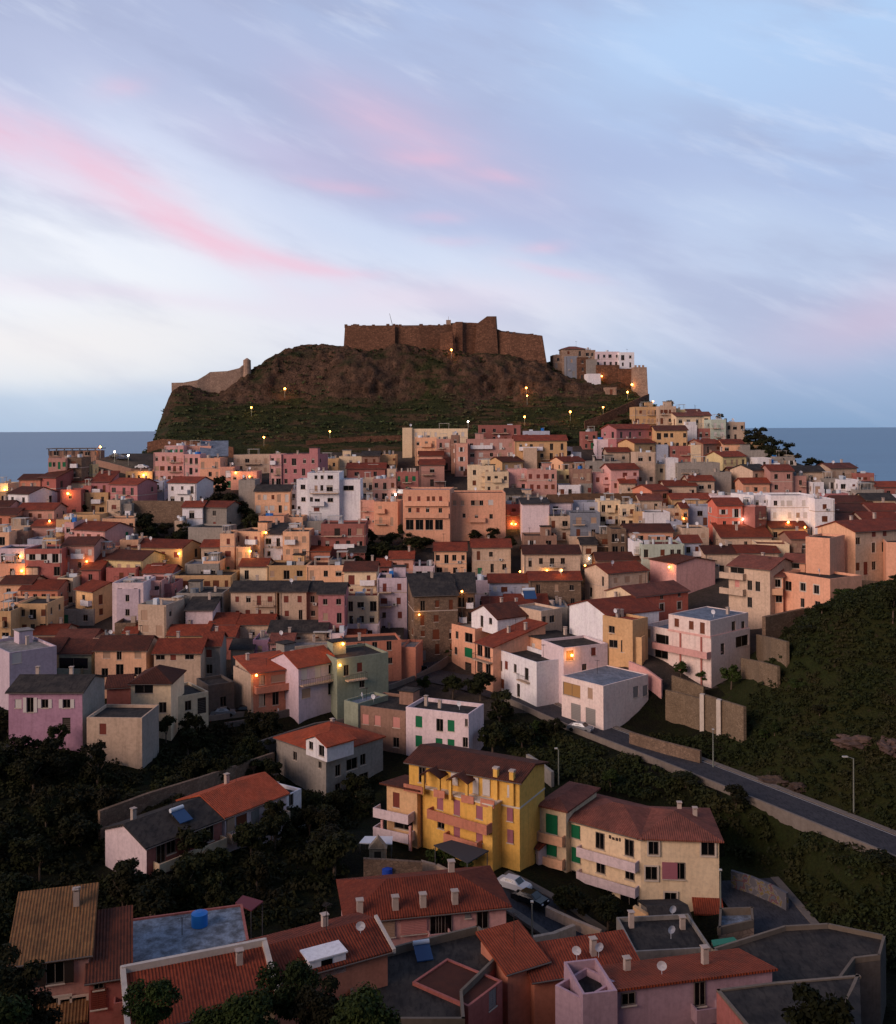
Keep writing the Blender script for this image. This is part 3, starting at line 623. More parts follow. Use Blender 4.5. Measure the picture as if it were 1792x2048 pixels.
tb(1380,1545,1148,1.8,'wp','fk',0,8,cols=2); tb(1100,1200,1150,1.8,'rs','gt',0,8); tb(1430,1720,545,1.6,'be','fn',0,8,cols=3,dy=14); tb(740,930,1098,1.6,'gy','fy',0,8)
tb(880,1010,1040,1.5,'rs','gk',0,6); tb(1180,1250,400,2,'be','fw',0,6)
tb(1700,1800,205,3.4,'sa','ft',0,8)
# C: upper right of centre
tc(95,418,192,2.3,'rs','fk',0,9,cols=4,sty='d'); tc(438,638,238,1.7,'lb','fw',0,8,cols=4,sty='s:wh'); tc(0,372,300,3.6,'dp','fw',0,10,cols=5,sty='s:wh'); tc(370,770,312,3.6,'oc','gt',0,10,cols=5,sty='d')
tc(690,812,362,2.5,'wp','fw',0,8,cols=2,sty='d'); tc(810,880,402,1.8,'wh','fw',0,7); tc(438,540,366,3.2,'be','fw',0,7,win={}); tc(272,432,472,2.2,'oc','gd',28,8,cols=2,sty='s:wh')
tc(10,205,505,3.6,'cr','fw',0,9,cols=2,sty='d'); tc(140,322,550,3.2,'cr','fk',0,9,cols=3,sty='d'); tc(322,466,532,3.2,'pk','fw',0,9,cols=2,sty='s:wh'); tc(464,692,536,3.4,'dp','fw',0,9,cols=4,sty='s:rd')
tc(690,812,542,2.4,'ye','fk',0,8,cols=2,sty='d'); tc(808,962,530,3.2,'br','fw',0,8,cols=3); tc(740,905,472,2.4,'pe','gt',24,8,cols=3); tc(705,878,652,2,'wh','fy',0,8,cols=3,sty='d'); tc(876,965,642,2,'gy','fk',0,8,cols=2)
tc(968,1115,562,2.6,'pk','fw',0,8,cols=2,sty='s:rd'); tc(1108,1322,532,3,'pk','gt',10,9,cols=3,sty='s:rd'); tc(1150,1445,222,3.3,'rp','gt',24,9,cols=4,sty='d'); 
tc(1290,1475,52,2.8,'oc','fw',0,10,cols=6,sty='s:be',label='ochre and beige hotel with pale flat roof on the upper right shoulder'); tc(1475,1608,48,3.2,'be','fw',0,10,cols=4,sty='s:br'); tc(1450,1695,232,3.4,'oc','gd',0,9,cols=5,sty='d')
tc(1600,1705,72,2.2,'ye','fk',0,8,cols=2); tc(1610,1800,125,2.4,'cr','gc',10,8,cols=3); tc(1700,1800,95,2.2,'cr','gc',0,7); tc(1288,1452,332,2.6,'oc','gt',30,8,cols=2); tc(1000,1102,302,2.1,'wp','fw',0,8,cols=1); tc(890,1005,242,2,'rs','fk',0,8,cols=2)
tc(915,1185,472,2.4,'gy','fk',0,9,cols=3,sty='d'); tc(1080,1250,400,2.2,'be','gt',0,8); tc(1298,1452,402,4,'be','fw',0,8,cols=2,sty='d'); tc(1450,1548,342,2.2,'lb','fk',0,7,win={}); tc(1550,1725,352,2,'rs','fk',0,8); tc(1725,1800,345,2.2,'cr','fk',0,8)
tc(1535,1625,445,3.2,'wh','fw',0,8,win={}); tc(1622,1945,482,3,'gy','fk',0,9,cols=1,sty='d'); tc(1450,1545,492,2.4,'cr','fw',0,8,cols=1,sty='d'); tc(1420,1552,692,2.1,'or','gt',30,8,cols=2,sty='d'); 
tc(640,812,786,2.7,'wp','gb',0,10,cols=2,sty='d'); tc(812,1330,770,2,'be','gb',0,9,win={},dy=4); tc(1330,1500,770,1.8,'be','gc',0,9); tc(800,1020,785,2.4,'lb','fw',0,8,cols=2); tc(1020,1182,772,2.8,'cr','fw',0,8,cols=3,sty='d'); tc(1180,1300,800,2.8,'cr','fk',0,8,cols=2,sty='d')
tc(428,632,800,3.6,'wp','sk',0,9,win={},rise=.1); tc(632,796,892,2.7,'be','fk',0,6,cols=2,sty='d'); tc(796,1025,866,3,'bg','fk',0,8,cols=2,sty='s:br'); tc(300,425,800,2.2,'rd','fk',0,8,cols=1,sty='l')
tc(410,632,745,2.4,'be','fy',0,8,dy=6); tc(1360,1562,862,2.4,'wh','fk',0,8,win={}); tc(1560,1655,932,2,'lb','fk',0,7,win={}); tc(1290,1365,855,2.4,'oc','fw',0,7,cols=1); tc(1495,1655,832,1.8,'be','fw',0,8); tc(1650,1700,830,2,'oc','gt',0,7)
tc(1225,1585,1012,2.4,'po','gd',0,9,cols=5,sty='d'); tc(1110,1225,990,3,'st','fk',0,8,cols=2); tc(1280,1352,1085,3,'wh','fw',0,7,cols=1); tc(1350,1672,1108,3,'mi','ft',0,9,cols=5,sty='d'); tc(1665,1800,1096,2.4,'lb','gt',0,8,cols=2)
tc(438,872,1182,2.6,'be','gd',0,9,cols=5,sty='d'); tc(440,692,1042,2.1,'br','fk',0,8,cols=2); tc(788,992,1046,1.6,'be','fk',0,8,win={}); tc(40,338,1132,2.4,'be','gt',0,9,cols=3,sty='d')
tc(995,1115,1030,2,'st','fk',0,8); tc(300,430,720,2,'gy','gk',0,8,dy=4); tc(1180,1300,640,2,'be','gt',0,8); tc(880,1000,1110,1.6,'be','gk',0,8)
# D: far right
tD(345,462,152,3.6,'mi','fw',0,9,cols=2,sty='s:wh'); tD(460,612,172,3.2,'be','fk',0,9,cols=3,sty='d'); tD(190,345,122,2.4,'cr','gc',0,8,cols=2); tD(235,342,222,2.4,'rs','fk',0,8,cols=2); tD(160,236,195,2.8,'wh','fw',0,8,win={})
tD(285,442,342,2.2,'br','gt',30,8,cols=2,sty='d'); tD(440,602,342,2.3,'pe','gt',0,8,cols=3); tD(598,757,332,2,'oc','fw',0,8,cols=2); tD(438,622,442,2.1,'ye','gt',20,9,cols=4,sty='s:be'); tD(600,792,392,2.4,'gy','fk',0,8,win={}); tD(790,852,378,1.8,'rs','fk',0,7)
tD(710,818,452,2.4,'wh','fw',0,8,cols=1,sty='d'); tD(815,885,492,1.8,'wh','fw',0,7,cols=1); tD(850,1002,442,2.2,'gy','fk',0,8,cols=3); tD(920,1000,432,1.8,'cr','fw',0,7,win={}); tD(672,812,548,2.8,'be','gk',28,9,cols=2,sty='d')
tD(810,988,552,3.2,'dp','gt',0,9,cols=2,sty='d'); tD(985,1092,592,2.6,'dp','fw',0,8,cols=1,sty='d'); tD(1010,1232,560,2.6,'be','gk',0,9,cols=3); tD(1140,1228,642,2.1,'wh','ft',0,7,cols=1); tD(1230,1352,612,2.2,'gy','fk',0,8,cols=1)
tD(1280,1485,532,2,'be','gc',12,8,cols=3); tD(1350,1502,622,2.3,'wh','fk',0,8,cols=2,sty='d'); tD(1480,1622,572,1.8,'rs','fk',0,8,cols=3); tD(-10,232,672,1.9,'be','gt',0,8,cols=3); tD(170,372,632,2.1,'be','gt',0,8,cols=3); tD(368,505,562,2.5,'gy','fk',0,8,win={})
tD(500,610,560,1.8,'pe','gt',0,7); tD(598,805,652,2.1,'po','gt',0,8,cols=3,sty='d'); tD(395,592,822,3.4,'ro','gt',0,9,cols=2,sty='o:wh'); tD(605,695,822,3.2,'pk','fk',0,7,cols=1,sty='s:pk'); tD(690,780,832,3.2,'rs','fk',35,8,cols=1)
tD(680,815,742,3.6,'wh','fw',18,10,cols=2,sty='d'); tD(812,1160,745,3.7,'wh','fw',0,11,cols=6,sty='s:wh',auto_bal=False,label='large white apartment block with ribbed facade on the right side of town'); tD(1158,1312,772,3.6,'wh','fw',0,11,cols=1,sty='s:br')
tD(40,345,775,1.5,'oc','gt',0,8); tD(130,392,830,1.8,'lb','fw',0,8,cols=3,sty='d'); tD(350,520,745,1.8,'wp','fk',0,8); tD(520,625,735,2,'gy','fk',0,8)
tD(1310,1560,870,1.6,'br','gd',0,9,cols=3); tD(1560,1792,782,1.6,'cr','gk',0,9,cols=4,sty='s:wh'); tD(1600,1830,862,1.5,'dp','gt',0,9,cols=4); tD(1330,1600,800,1.5,'rs','gd',0,9); tD(1480,1700,700,1.7,'gy','fk',0,8,cols=3); tD(1640,1830,680,1.7,'rs','gt',0,8,cols=3)
tD(1320,1520,945,1.4,'be','gd',0,9); tD(1540,1830,935,1.5,'be','gt',0,9,cols=4); tD(1230,1420,730,1.4,'rp','fk',0,8); tD(820,1100,1000,1.4,'oc','gt',0,8,cols=4,sty='l'); tD(1480,1580,660,1.6,'be','fk',0,7)
tD(700,960,1125,1.7,'cr','ft',-10,8,win={}); tD(970,1120,1085,1.8,'br','gt',0,8,cols=2); tD(430,820,1075,1.4,'be','st',0,8,cols=3); tD(560,880,1195,1.5,'be','gt',0,8,cols=3)
# E: left middle
te(1318,1782,195,1.9,'oc','fk',0,9,cols=6,sty='s:br',auto_bal=False); te(155,442,305,2,'or','gt',0,9,cols=4,sty='d'); te(-20,140,402,2.3,'pe','fk',0,8,cols=2,sty='d'); te(-20,82,470,3,'oc','fk',0,8,cols=1,sty='s:br'); te(140,362,412,3,'oc','fk',0,9,cols=3,sty='d')
te(0,240,262,2,'pe','gd',0,8,cols=2); te(-20,260,215,2,'be','fk',0,8); te(580,712,312,2.2,'oc','gt',-35,9,cols=1); te(862,1100,252,4,'wp','fw',0,9,cols=2,sty='d',auto_bal=False); te(895,1065,300,3.6,'li','fw',0,5,cols=1,sty='d'); te(1080,1240,235,3.3,'pk','ft',0,9,cols=2,sty='d'); te(1100,1320,192,2,'wp','ft',0,8,cols=2,sty='d')
te(1060,1275,420,3.4,'be','fw',-12,8,cols=2,sty='s:be',auto_bal=False); te(1280,1385,432,2.3,'dk','fy',-12,7,cols=1); te(1425,1632,465,2.4,'wp','sk',0,9,win={},rise=.22); te(1355,1712,330,2.6,'gy','fk',0,8,cols=5,sty='d')
te(1290,1585,655,1.6,'oc','gt',0,8,cols=2); te(1610,1800,570,1.6,'wp','gt',0,9,cols=2); te(245,480,650,1.4,'be','gt',0,8); te(420,710,690,1.4,'rs','gc',0,8); te(710,870,680,1.5,'pe','fw',0,7); te(950,1050,640,1.6,'rs','gt',0,7); te(1240,1330,260,2.7,'rp','ft',0,8,cols=1)
te(440,560,215,2,'cr','fk',0,8,cols=2,sty='d'); te(1640,1800,665,1.5,'rs','gt',0,8)
# F: centre middle
tf(-20,332,318,2.7,'be','gk',0,9,cols=4,sty='s:rd'); tf(355,560,318,3.1,'be','gk',0,9,cols=2,sty='s:rd',auto_bal=False); tf(560,655,318,3.1,'br','gk',0,9,cols=1,sty='d'); tf(652,852,335,4.3,'rp','gk',0,9,cols=2,sty='d',auto_bal=False)
tf(858,1112,352,3.6,'cr','ft',0,6,cols=3,sty='d',auto_bal=False); tf(855,1120,568,1.9,'wp','ft',0,6,cols=2,sty='d',auto_bal=False); tf(1105,1332,215,4.6,'li','fk',0,8,cols=2,sty='s:rd')
tf(1388,1722,352,4.8,'st','sk',10,10,cols=3,sty='s:br',rise=.3,label='tall bare stone building with dark slate roof beside the street'); tf(1720,1855,330,4.2,'st','sk',0,9,cols=2,sty='d',rise=.3)
tf(270,712,632,1.9,'be','gk',0,9,cols=3); tf(-20,300,572,1.6,'be','gt',0,8); tf(280,455,715,1.8,'pk','gc',0,7,cols=2); tf(150,270,690,2,'lp','fw',0,8,cols=1); tf(-20,150,760,1.6,'be','gk',0,7); tf(540,640,475,1.2,'cr','fw',0,4,cols=1)
tf(850,1000,690,1.6,'rd','gt',0,8,win={}); tf(1000,1290,680,1.6,'be','gk',0,8,win={},dy=3); tf(480,850,705,1.6,'be','fy',0,7,cols=2); tf(740,850,640,2.2,'wp','fk',0,7); tf(1290,1400,745,2.1,'or','fw',-10,7,win={})
# G: right middle
tg(430,742,250,2,'lb','gt',0,8,cols=4,sty='s:wh'); tg(740,1135,232,2.3,'st','gt',0,8,cols=3,sty='d'); tg(290,432,232,2.1,'li','fk',0,8,cols=1); tg(1342,1645,168,2.5,'be','gt',26,9,cols=3)
tg(100,290,250,1.9,'rs','gk',0,8); tg(385,560,440,2.2,'rs','gt',0,9,cols=1); tg(560,880,420,1.9,'be','gt',0,9,cols=1); tg(830,1040,440,1.7,'gy','fy',0,9); 
# scattered roofs that close the gaps
tc(1000,1380,1230,1.9,'br','gd',0,8,cols=3); tD(300,560,1200,1.8,'be','gd',0,8,cols=3); tD(0,160,1030,1.8,'be','fk',0,8); tD(120,330,1000,2.2,'be','fk',0,8,cols=2)
te(450,720,455,1.9,'gy','fk',0,8,dy=5); te(880,1040,560,2,'st','fk',0,8,cols=1); ta(1420,1680,1130,2,'gy','fy',0,8,cols=3); ta(1560,1690,1110,2.1,'pe','fw',0,8,cols=2)
# ---------------------------------------------------------------- nearer houses
D_ = {}
def set_(k, h): D_[k] = h; return h
HN('E',(65,1092),(632,1092),None,'lp','gk',9,st=2.7,sw='gy',rise=.3,win={'F':[(140,1180,1,1.3,'s:wh'),(232,1190,1,2.2,'o:wh'),(345,1180,1,1.3,'o:wh'),(512,1180,1.1,1.3,'o:wh'),(510,1350,1.2,2.4,'g:bk')]},chim=2,label='mauve pink house with pale shutters and a grey side wall above the left trees')
HN('E',(665,1285),(1090,1290),None,'be','fk',7,st=2.2,top=1,chim=0,win={'F':[(790,1375,1,1.6,'s:rd'),(790,1500,.9,1,'d')]},sw='gy',label='weathered stone shed house with flat dark roof beside the mauve house')
h = HN('E',(1005,1022),(1312,1020),None,'cr','hd',8,st=2.8,rise=.5,win={'F':[(1105,1065,2.9,1.5),(1243,1065,2.9,1.5),(1250,1210,1.2,1.7)]},chim=0,auto_bal=False,label='cream villa with dark red hipped roof and two wide loggia openings')
HN('E',(1314,1135),(1600,1085),None,'cr','fk',8,st=1.9,root=h.root,win={'F':[(1445,1195,1.1,1.6),(1550,1195,1.5,2.6,'g:bk')]},chim=0)
for a, b, st, wl, rf, kw in [((235,782),(447,782),2.6,'oc','gd',dict(win={})),((447,792),(702,795),2.5,'gn','gd',dict(win={'F':[(560,870,5.5,2)]},bal=[('F',450,640,945,1.2,'p:gn')])),
   ((728,768),(1122,768),2.9,'pe','gd',dict(win={'F':[(820,805,1.3,1.2,'s:be'),(915,810,.9,1.6),(1060,805,1.2,1.2,'s:be'),(805,940,1.2,1.5),(920,945,1.4,3.2),(1060,930,1.3,1.4)]})),
   ((1182,792),(1540,790),2.9,'be','gt',dict(win={'F':[(1232,825,1.6,.9),(1330,825,1,1,'s:rd'),(1455,822,1.6,.9)]})),((1553,738),(1690,735),3.0,'gy','gt',dict(win={'F':[(1605,795,1,1.4,'s:rd'),(1608,915,1.1,1.7)]}))]:
    HN('E',a,b,None,wl,rf,8,st=st,rise=.42,auto_bal=False,**kw)
HN('E',(-120,700),(72,790),None,'li','fw',8,st=3.3,auto_bal=False,win={'R':[(130,830,1.6,1.8,'s:wh'),(170,830,1.6,1.8,'s:wh')]},label='pale lilac house with a side balcony at the left edge of the photo')
HN('E',(1600,1040),(1800,1010),None,'dk','fk',6,st=1.9,win={'F':[(1715,1165,1.1,1.8)]})
HN('E',(820,1060),(1000,1050),None,'rs','gd',7,st=1.9,win={})
h = HN('F',(150,952),(495,905),None,'or','so',9,st=2.5,sw='be',rise=.12,win={'F':[(220,1000,1.1,1.7),(345,985,2.6,1.2,'s:be'),(425,970,1.2,1.6),(222,1150,1.2,2.3),(325,1140,1.2,2.3),(425,1105,1.5,1.5)]},bal=[('F',160,490,(1085,1050),1.1,'p:or')],chim=1,label='burnt orange house with solid orange balcony above the parked cars')
HN('F',(500,905),(792,850),None,'li','go',9,st=3,rise=.4,win={'F':[(545,950,1.2,2,'s:wh'),(650,935,1.2,2,'s:wh'),(750,915,1,1.6),(560,1100,1.8,1.6,'s:be'),(750,1065,1.2,2)]},bal=[('F',510,790,(1030,990),1.1,'r')],auto_bal=False)
HN('F',(796,838),(1190,785),None,'gn','fk',9,st=3.5,win={'F':[(868,925,1,1.9),(970,900,1,1.6,'s:rd'),(988,1030,1,1.2)]},bal=[('F',860,1010,(1000,975),1.1,'r')],label='sage green house with a long blank wall beside the street')
HN('F',(850,712),(1290,690),None,'or','fk',7,st=2.7,win={'F':[(972,750,1,1.8),(1087,742,1,1.8),(1197,735,1,1.8),(1205,850,.9,1.2)]},auto_bal=False,label='long burnt orange house with three dark windows in the town centre')
HN('F',(1292,748),(1402,742),None,'or','fw',7,st=1.9,win={'F':[(1368,845,.7,.7)]},auto_bal=False)
HN('F',(440,742),(848,715),None,'be','fw',6,st=1.9,win={'F':[(785,770,1.5,1.6)]},auto_bal=False)
HN('F',(0,890),(135,955),None,'be','fk',8,st=2.5,win={})
HN('F',(130,800),(420,880),None,'gy','fk',8,st=2.5,win={})
# white / orange corner cluster by the square
a = HN('W',(190,432),(447,492),None,'po','fw',11,st=2.9,win={'F':[(255,555,.9,1.5),(243,725,.9,1.5),(380,585,2.4,1.9),(378,745,2.4,1.9,'s:gr'),(375,905,2,2,'g:bk')]},chim=0,top=1,auto_bal=False,label='orange peach corner house with flat roof on the small square')
HN('W',(410,310),(690,385),a.zt+2.6,'wh','ed',7,base=a.zt-.6,rise=.45,win={'F':[(522,395,1,2.3),(615,405,1.1,1.3)]},chim=0,label='small white gabled house rising behind the corner house on the square')
HN('W',(457,640),(642,692),a.zt-.9,'po','st',13,rise=.22,win={'F':[(500,710,1.6,2.2),(580,730,1.8,2.2),(500,900,1.7,2,'g:bk'),(590,920,1.5,2)]},bal=[('F',460,640,(800,850),1.1,'r')],auto_bal=False,label='orange peach house with red lean-to roof between the corner house and the white house')
wh = HN('W',(642,692),(1110,850),-41.8,'wh','fk',6.6,par=.8,win={'F':[(725,885,1,1.9),(785,880,1,1.5,'s:rd'),(880,915,.9,1.6),(1003,975,1.2,2.2),(745,1080,1,1.8,'s:br'),(915,1150,1,2.4)]},bal=[('F',930,1040,(1035,1055),.8,'r')],chim=0,top=1,label='white corner house with faint mural and planted roof terrace above the road')
HN('W',(930,572),(1392,690),-40.6,'pe','bk',9,rise=.06,win={'F':[(970,670,1.4,2.4),(1075,690,1,1.6,'s:wh'),(1190,735,1.2,2),(1270,745,1.2,2)]},chim=2,auto_bal=False,label='peach house with flat dark roof behind the white terrace house')
HN('G',(1000,752),(1338,715),None,'wp','fk',8,st=2.5,win={'F':[(1050,810,1.6,1.8,'m'),(1230,780,1,1.5,'s:rd'),(1160,900,1,1.2)]},auto_bal=False)
HN('G',(500,508),(828,480),None,'oc','gt',9,st=2.6,rise=.35,win={'F':[(672,535,.9,1),(738,533,1.6,1.5)]},auto_bal=False); HN('G',(828,470),(988,445),None,'be','fw',8,st=2.8,win={'F':[(852,540,1,1.6),(912,530,1.4,1.4)]},auto_bal=False)
HN('G',(1045,425),(1340,505),None,'wh','et',12,st=3.0,rise=.3,win={},chim=1,label='white blank gable wall house left of the orange house')
HN('G',(1345,650),(1600,672),None,'oc','fo',4.5,st=1.8,win={'F':[(1380,720,1.6,1.4),(1465,740,1.2,2.2)]},auto_bal=False); HN('G',(1300,500),(1530,540),None,'oc','fo',4.5,st=2.9,win={'F':[(1370,610,1.4,1.3)]},auto_bal=False)
HN('G',(1557,362),(1956,315),None,'ro','gc',9,st=2.8,sw='cr',win={'F':[(1615,455,1.1,1.5,'t'),(1755,345,.9,.9,'d'),(1755,440,1.1,1.5,'t'),(1890,330,.8,.8),(1890,425,1.1,1.5,'t')],'L':[(1405,320,.9,1)]},chim=0,auto_bal=False,label='bright orange house with pale window surrounds and a cream gable end')
g_ = HN('G',(985,965),(1305,1045),-43.0,'pp','fy',11.9,par=.12,win={'F':[(1062,1075,4,2.2,'m'),(1205,1100,1.1,1.8,'s:be'),(1095,1245,2.2,2.8,'g:gy'),(1208,1280,2.2,2.8,'g:gy')],'R':[(1555,1090,1.4,1.9,'s:gy'),(1660,1072,1.4,1.9,'s:gy')]},chim=0,dish=0,top=1,auto_bal=False,label='pale pink box shaped garage house with blue grey roof beside the road')
m_ = HN('K',(45,492),(365,545),-34.1,'pp','fy',12,par=.12,win={'F':[(108,558,1,1.5,'s:br'),(220,578,1,1.5,'s:br'),(305,600,1,2,'s:br')],'R':[(545,590,1.2,2),(618,580,1.1,1.6)]},chim=1,dish=1,top=1,auto_bal=False,label='modern pale pink three storey house with long balconies and blue grey roof')
HN('K',(-151,572),(372,668),-36.9,'pp','fy',12,root=m_.root,par=.9,win={'F':[(-110,640,1,1.6,'s:be'),(20,690,4.4,1.7),(160,700,1,1.6,'s:be'),(225,715,1,1.6,'s:br'),(-10,790,3,2),(228,850,1,1.6,'s:br'),(150,850,1,1.6,'s:wh')],'R':[(460,760,1.1,2,'g:bk'),(610,700,4,2)]},bal=[('F',-50,372,(735,830),1.3,'p:pk')],chim=0,top=1)
HN('K',(105,108),(402,85),None,'pk','ed',10,st=2.1,rise=.2,win={},chim=0,label='pink blank fronted gable house with faint white banding above the modern house')
HN('V',(262,600),(640,640),-27.3,'be','gc',11,st=3.6,rise=.3,win={'F':[(340,590,3,1.2),(455,780,1,1.9),(528,790,1,1.9),(340,760,1,1.6,'s:pk'),(455,935,1,2)]},bal=[('F',205,420,(705,712),1.2,'p:be'),('F',205,420,(845,855),1.2,'p:be')],chim=1,auto_bal=False,label='beige block with two side balconies left of the tall orange peach house')
t_ = HN('V',(965,335),(1187,350),-21.4,'po','fk',8,st=4.5,win={},chim=0,top=1,dish=0,label='tall orange peach house with a blank tower on the stone terrace'); 
HN('V',(745,655),(1190,722),t_.zt-6.6,'po','fk',9,root=t_.root,win={'F':[(808,785,1.5,1.8),(942,795,1.2,1.5,'t'),(1065,818,1.2,1.6,'t'),(937,940,.9,1.7),(1075,955,1.2,1.2)]},chim=0,top=1)
HN('V',(608,695),(760,700),-28.7,'po','gc',7,st=2.4,win={'F':[(708,760,1.2,1.5,'t'),(722,905,1.2,1.3)]},bal=[('F',620,755,(850,855),1.1,'p:pe')],auto_bal=False,chim=0)
HN('V',(750,560),(960,575),-26.6,'po','gc',7,st=3.0,win={'F':[(850,600,2.5,1)]},chim=0)
b_ = HN('V',(1420,292),(1900,262),-20.8,'be','gt',10,st=4.1,sw='pe',win={'F':[(1440,375,1.2,1.4),(1587,435,1,2,'t'),(1680,430,1,2),(1590,310,1.1,1.1,'s:rd'),(1690,300,1.1,1.1,'s:rd'),(1440,610,1,1.6,'s:br'),(1515,625,1.1,2.6,'s:rd'),(1590,600,1.1,1.7)]},chim=2,auto_bal=False,label='large beige apartment house with red roof above the stone wall at the right edge')
HN('V',(1197,345),(1425,340),-22.4,'be','fk',7,st=3.4,root=b_.root,win={'F':[(1285,460,1.2,1.9,'t'),(1297,630,1,1.8,'s:rd')]},chim=0,top=1)
HN('V',(1702,385),(1960,392),-22.6,'po','fk',9,st=2.5,win={},label='orange peach house cut by the right edge of the photo')
def lbox_(h, name, x0, x1, y0, y1, z0, z1, mat):
    mb = MB(); mb.box(x0, x1, y0, y1, z0, z1); return mb.build(name, mat, h.root, h.rel, h.rrz)
# centre of the valley
HN('F',(1325,1205),(1806,1262),-44.9,'wp','fk',6.5,win={'F':[(1425,1318,1.2,1.8,'s:gr'),(1585,1345,1.2,2.0),(1672,1350,1.2,1.8,'s:gr'),(1425,1468,1.2,1.8,'s:gr'),(1580,1500,1.2,2.2,'s:gr'),(1672,1497,1.2,1.8,'s:gr'),(1820,1330,.5,1.2),(1800,1480,.9,1.6)]},bal=[('F',1520,1700,(1560,1570),1,'r')],par=.6,top=1,chim=2,dish=1,label='pinkish white block with green shutters right of the grey stone annex')
HN('F',(960,1192),(1322,1238),-45.6,'br','fk',9,win={'F':[(1015,1300,1.2,1.6,'s:pk'),(1108,1310,1.1,1.6,'s:pk'),(1252,1325,1.3,1.7,'s:pk'),(1250,1478,1.1,1.6),(1110,1455,1,1.5,'s:be')]},par=.5,dish=1,label='dull brown block with pink shutters left of the green shuttered block')
HN('F',(850,1152),(958,1180),-45.2,'gn','fy',7,win={},chim=0,top=1)
gh = HN('O',(552.6,1475),(652,1508.6),-48,'gy','ho',11.5,rise=.36,win={'F':[(590,1512,.9,1.3),(640,1530,.7,1)],'R':[(676,1541,1,1.7),(704,1528,2.2,1.7),(726,1519,1.1,1.7),(676,1580,1,1.9),(697,1572,1,2),(708,1569,1,2),(728,1559,1.8,2)]},chim=1,auto_bal=False,label='unpainted grey four storey house with orange roof and white roof dormer')
HN('O',(612,1478),(654,1493),-46.1,'wh','eo',5,root=gh.root,base=-48.4,rise=.4,win={'F':[(622,1482,1,1.2),(643,1490,1.3,1.6)]},chim=0)
r1 = HN('O',(293,1694.5),(443.7,1637.6),-47.1,'rs','gk',8.4,sw='wp',rise=.36,win={'F':[]},chim=1,auto_bal=False,dish=0,label='long pink and red house with dark grey roof and cream balcony among the left trees')
def addwins(h, tile, lst, face='F'):
    """windows set on the wall plane of an already built house"""
    O, uu, nn, rz, wd = h.FF[face]
    for it in lst:
        x, y = td(tile, it[0], it[1]); a, z = h.onface(face, x, y); s = it[4] if len(it) > 4 else 'd'
        ww = min(it[2], wd*.8); a = min(max(a, ww/2+.1), wd-ww/2-.1)
        o = bpy.data.objects.new('door' if s[0] == 'g' else 'window', window_mesh(ww, it[3], s)); link(o, h.root)
        o.location = h.loc(O+uu*a+nn*.19+Vector((0, 0, z))); o.rotation_euler = (0, 0, rz+h.rrz)
def addbal(h, tile, face, x0, x1, y0, y1, dp, s):
    a0, z0 = h.onface(face, *td(tile, x0, y0)); a1, z1 = h.onface(face, *td(tile, x1, y1)); h.wall = h.wall
    return balcony(h, face, a0, a1, (z0+z1)/2, dp, s)
addwins(r1,'L',[(958,815,1.1,2.2),(1018,775,1.3,1.5),(1120,752,2.4,2,'s:rd'),(1190,715,1,2),(1248,695,1.2,1.9),(1088,905,1.2,1.7,'s:gr'),(1180,875,1.1,2.3,'s:br'),(1245,835,1.2,1.6,'s:gr'),(958,960,1.2,1.7,'s:gr')])
addbal(r1,'L','F',915,1320,900,775,1.2,'p:cr')
r2 = HN('O',(450,1634.3),(572.6,1587.4),-47,'wp','go',9,rise=.36,win={},chim=1,auto_bal=False,dish=0,label='pinkish white house with bright orange roof behind the grey roofed house')
addwins(r2,'L',[(1375,645,1.3,1.5,'s:be'),(1440,625,1.6,1.7,'s:br'),(1522,605,1.1,2,'s:gy'),(1600,590,1.1,1.6)]); addbal(r2,'L','F',1350,1700,740,600,1.1,'p:be')
HN('L',(1712,470),(1800,430),-49.3,'wh','fk',5,win={'F':[(1740,490,.9,1.6)]},top=1)
for zz_ in (3.05, 6.1): lbox_(m_, 'floor_band', -m_.W/2-.12, m_.W/2+.12, -m_.D/2-.12, m_.D/2+.12, m_.H-zz_, m_.H-zz_+.35, plaster('band pink', '#cf9a90'))
for u_ in (.28, .78): lbox_(m_, 'pilaster', -m_.W/2+m_.W*u_, -m_.W/2+m_.W*u_+.3, -m_.D/2-.2, -m_.D/2, 0, m_.H-3.1, plaster('pilaster red', '#a4564a'))
# golden yellow apartment house
yh = HN('O',(818,1523),(1039,1563),-42.8,'yy','gd',7.6,rise=.24,win={},chim=0,dish=0,auto_bal=False,oh=.5,label='golden yellow apartment house with orange balconies in the valley')
addwins(yh,'Y',[(980,465,.9,2.0,'s:wh'),(1075,480,1.0,2.0,'s:wh'),(1290,515,.7,1.4,'s:wh'),(1287,725,.8,1.6,'s:ma'),(1290,920,.8,1.6,'s:ma'),(500,370,1,2),(790,390,1,1.8,'s:wh')])
yp = HN('Y',(500,485),(1125,652),-45.6,'yy','fd',5,root=yh.root,par=.15,win={'F':[(658,620,1,1.8,'s:ma'),(808,665,1,1.9,'s:ma'),(1010,710,1,1.6,'s:ma'),(665,800,1.1,1.6,'d'),(808,865,1,1.9,'s:ma'),(1010,910,1,1.8,'s:ma')]},chim=0,top=1,dish=0)
yp.wall = 'ro'
addbal(yp,'Y','F',592,1125,735,862,1.2,'p:or'); addbal(yp,'Y','F',735,1035,945,1030,1.1,'p:or')
Oa = yp.FF['R']; 
def lbox(h, name, x0, x1, y0, y1, z0, z1, mat):
    mb = MB(); mb.box(x0, x1, y0, y1, z0, z1); return mb.build(name, mat, h.root, h.rel, h.rrz)
lbox(yh,'cornice',-yh.W/2-.06,yh.W/2+.06,-yh.D/2-.06,yh.D/2+.06,yh.H-3.35,yh.H-3.15,plaster('cornice white','#cfc4b4'))
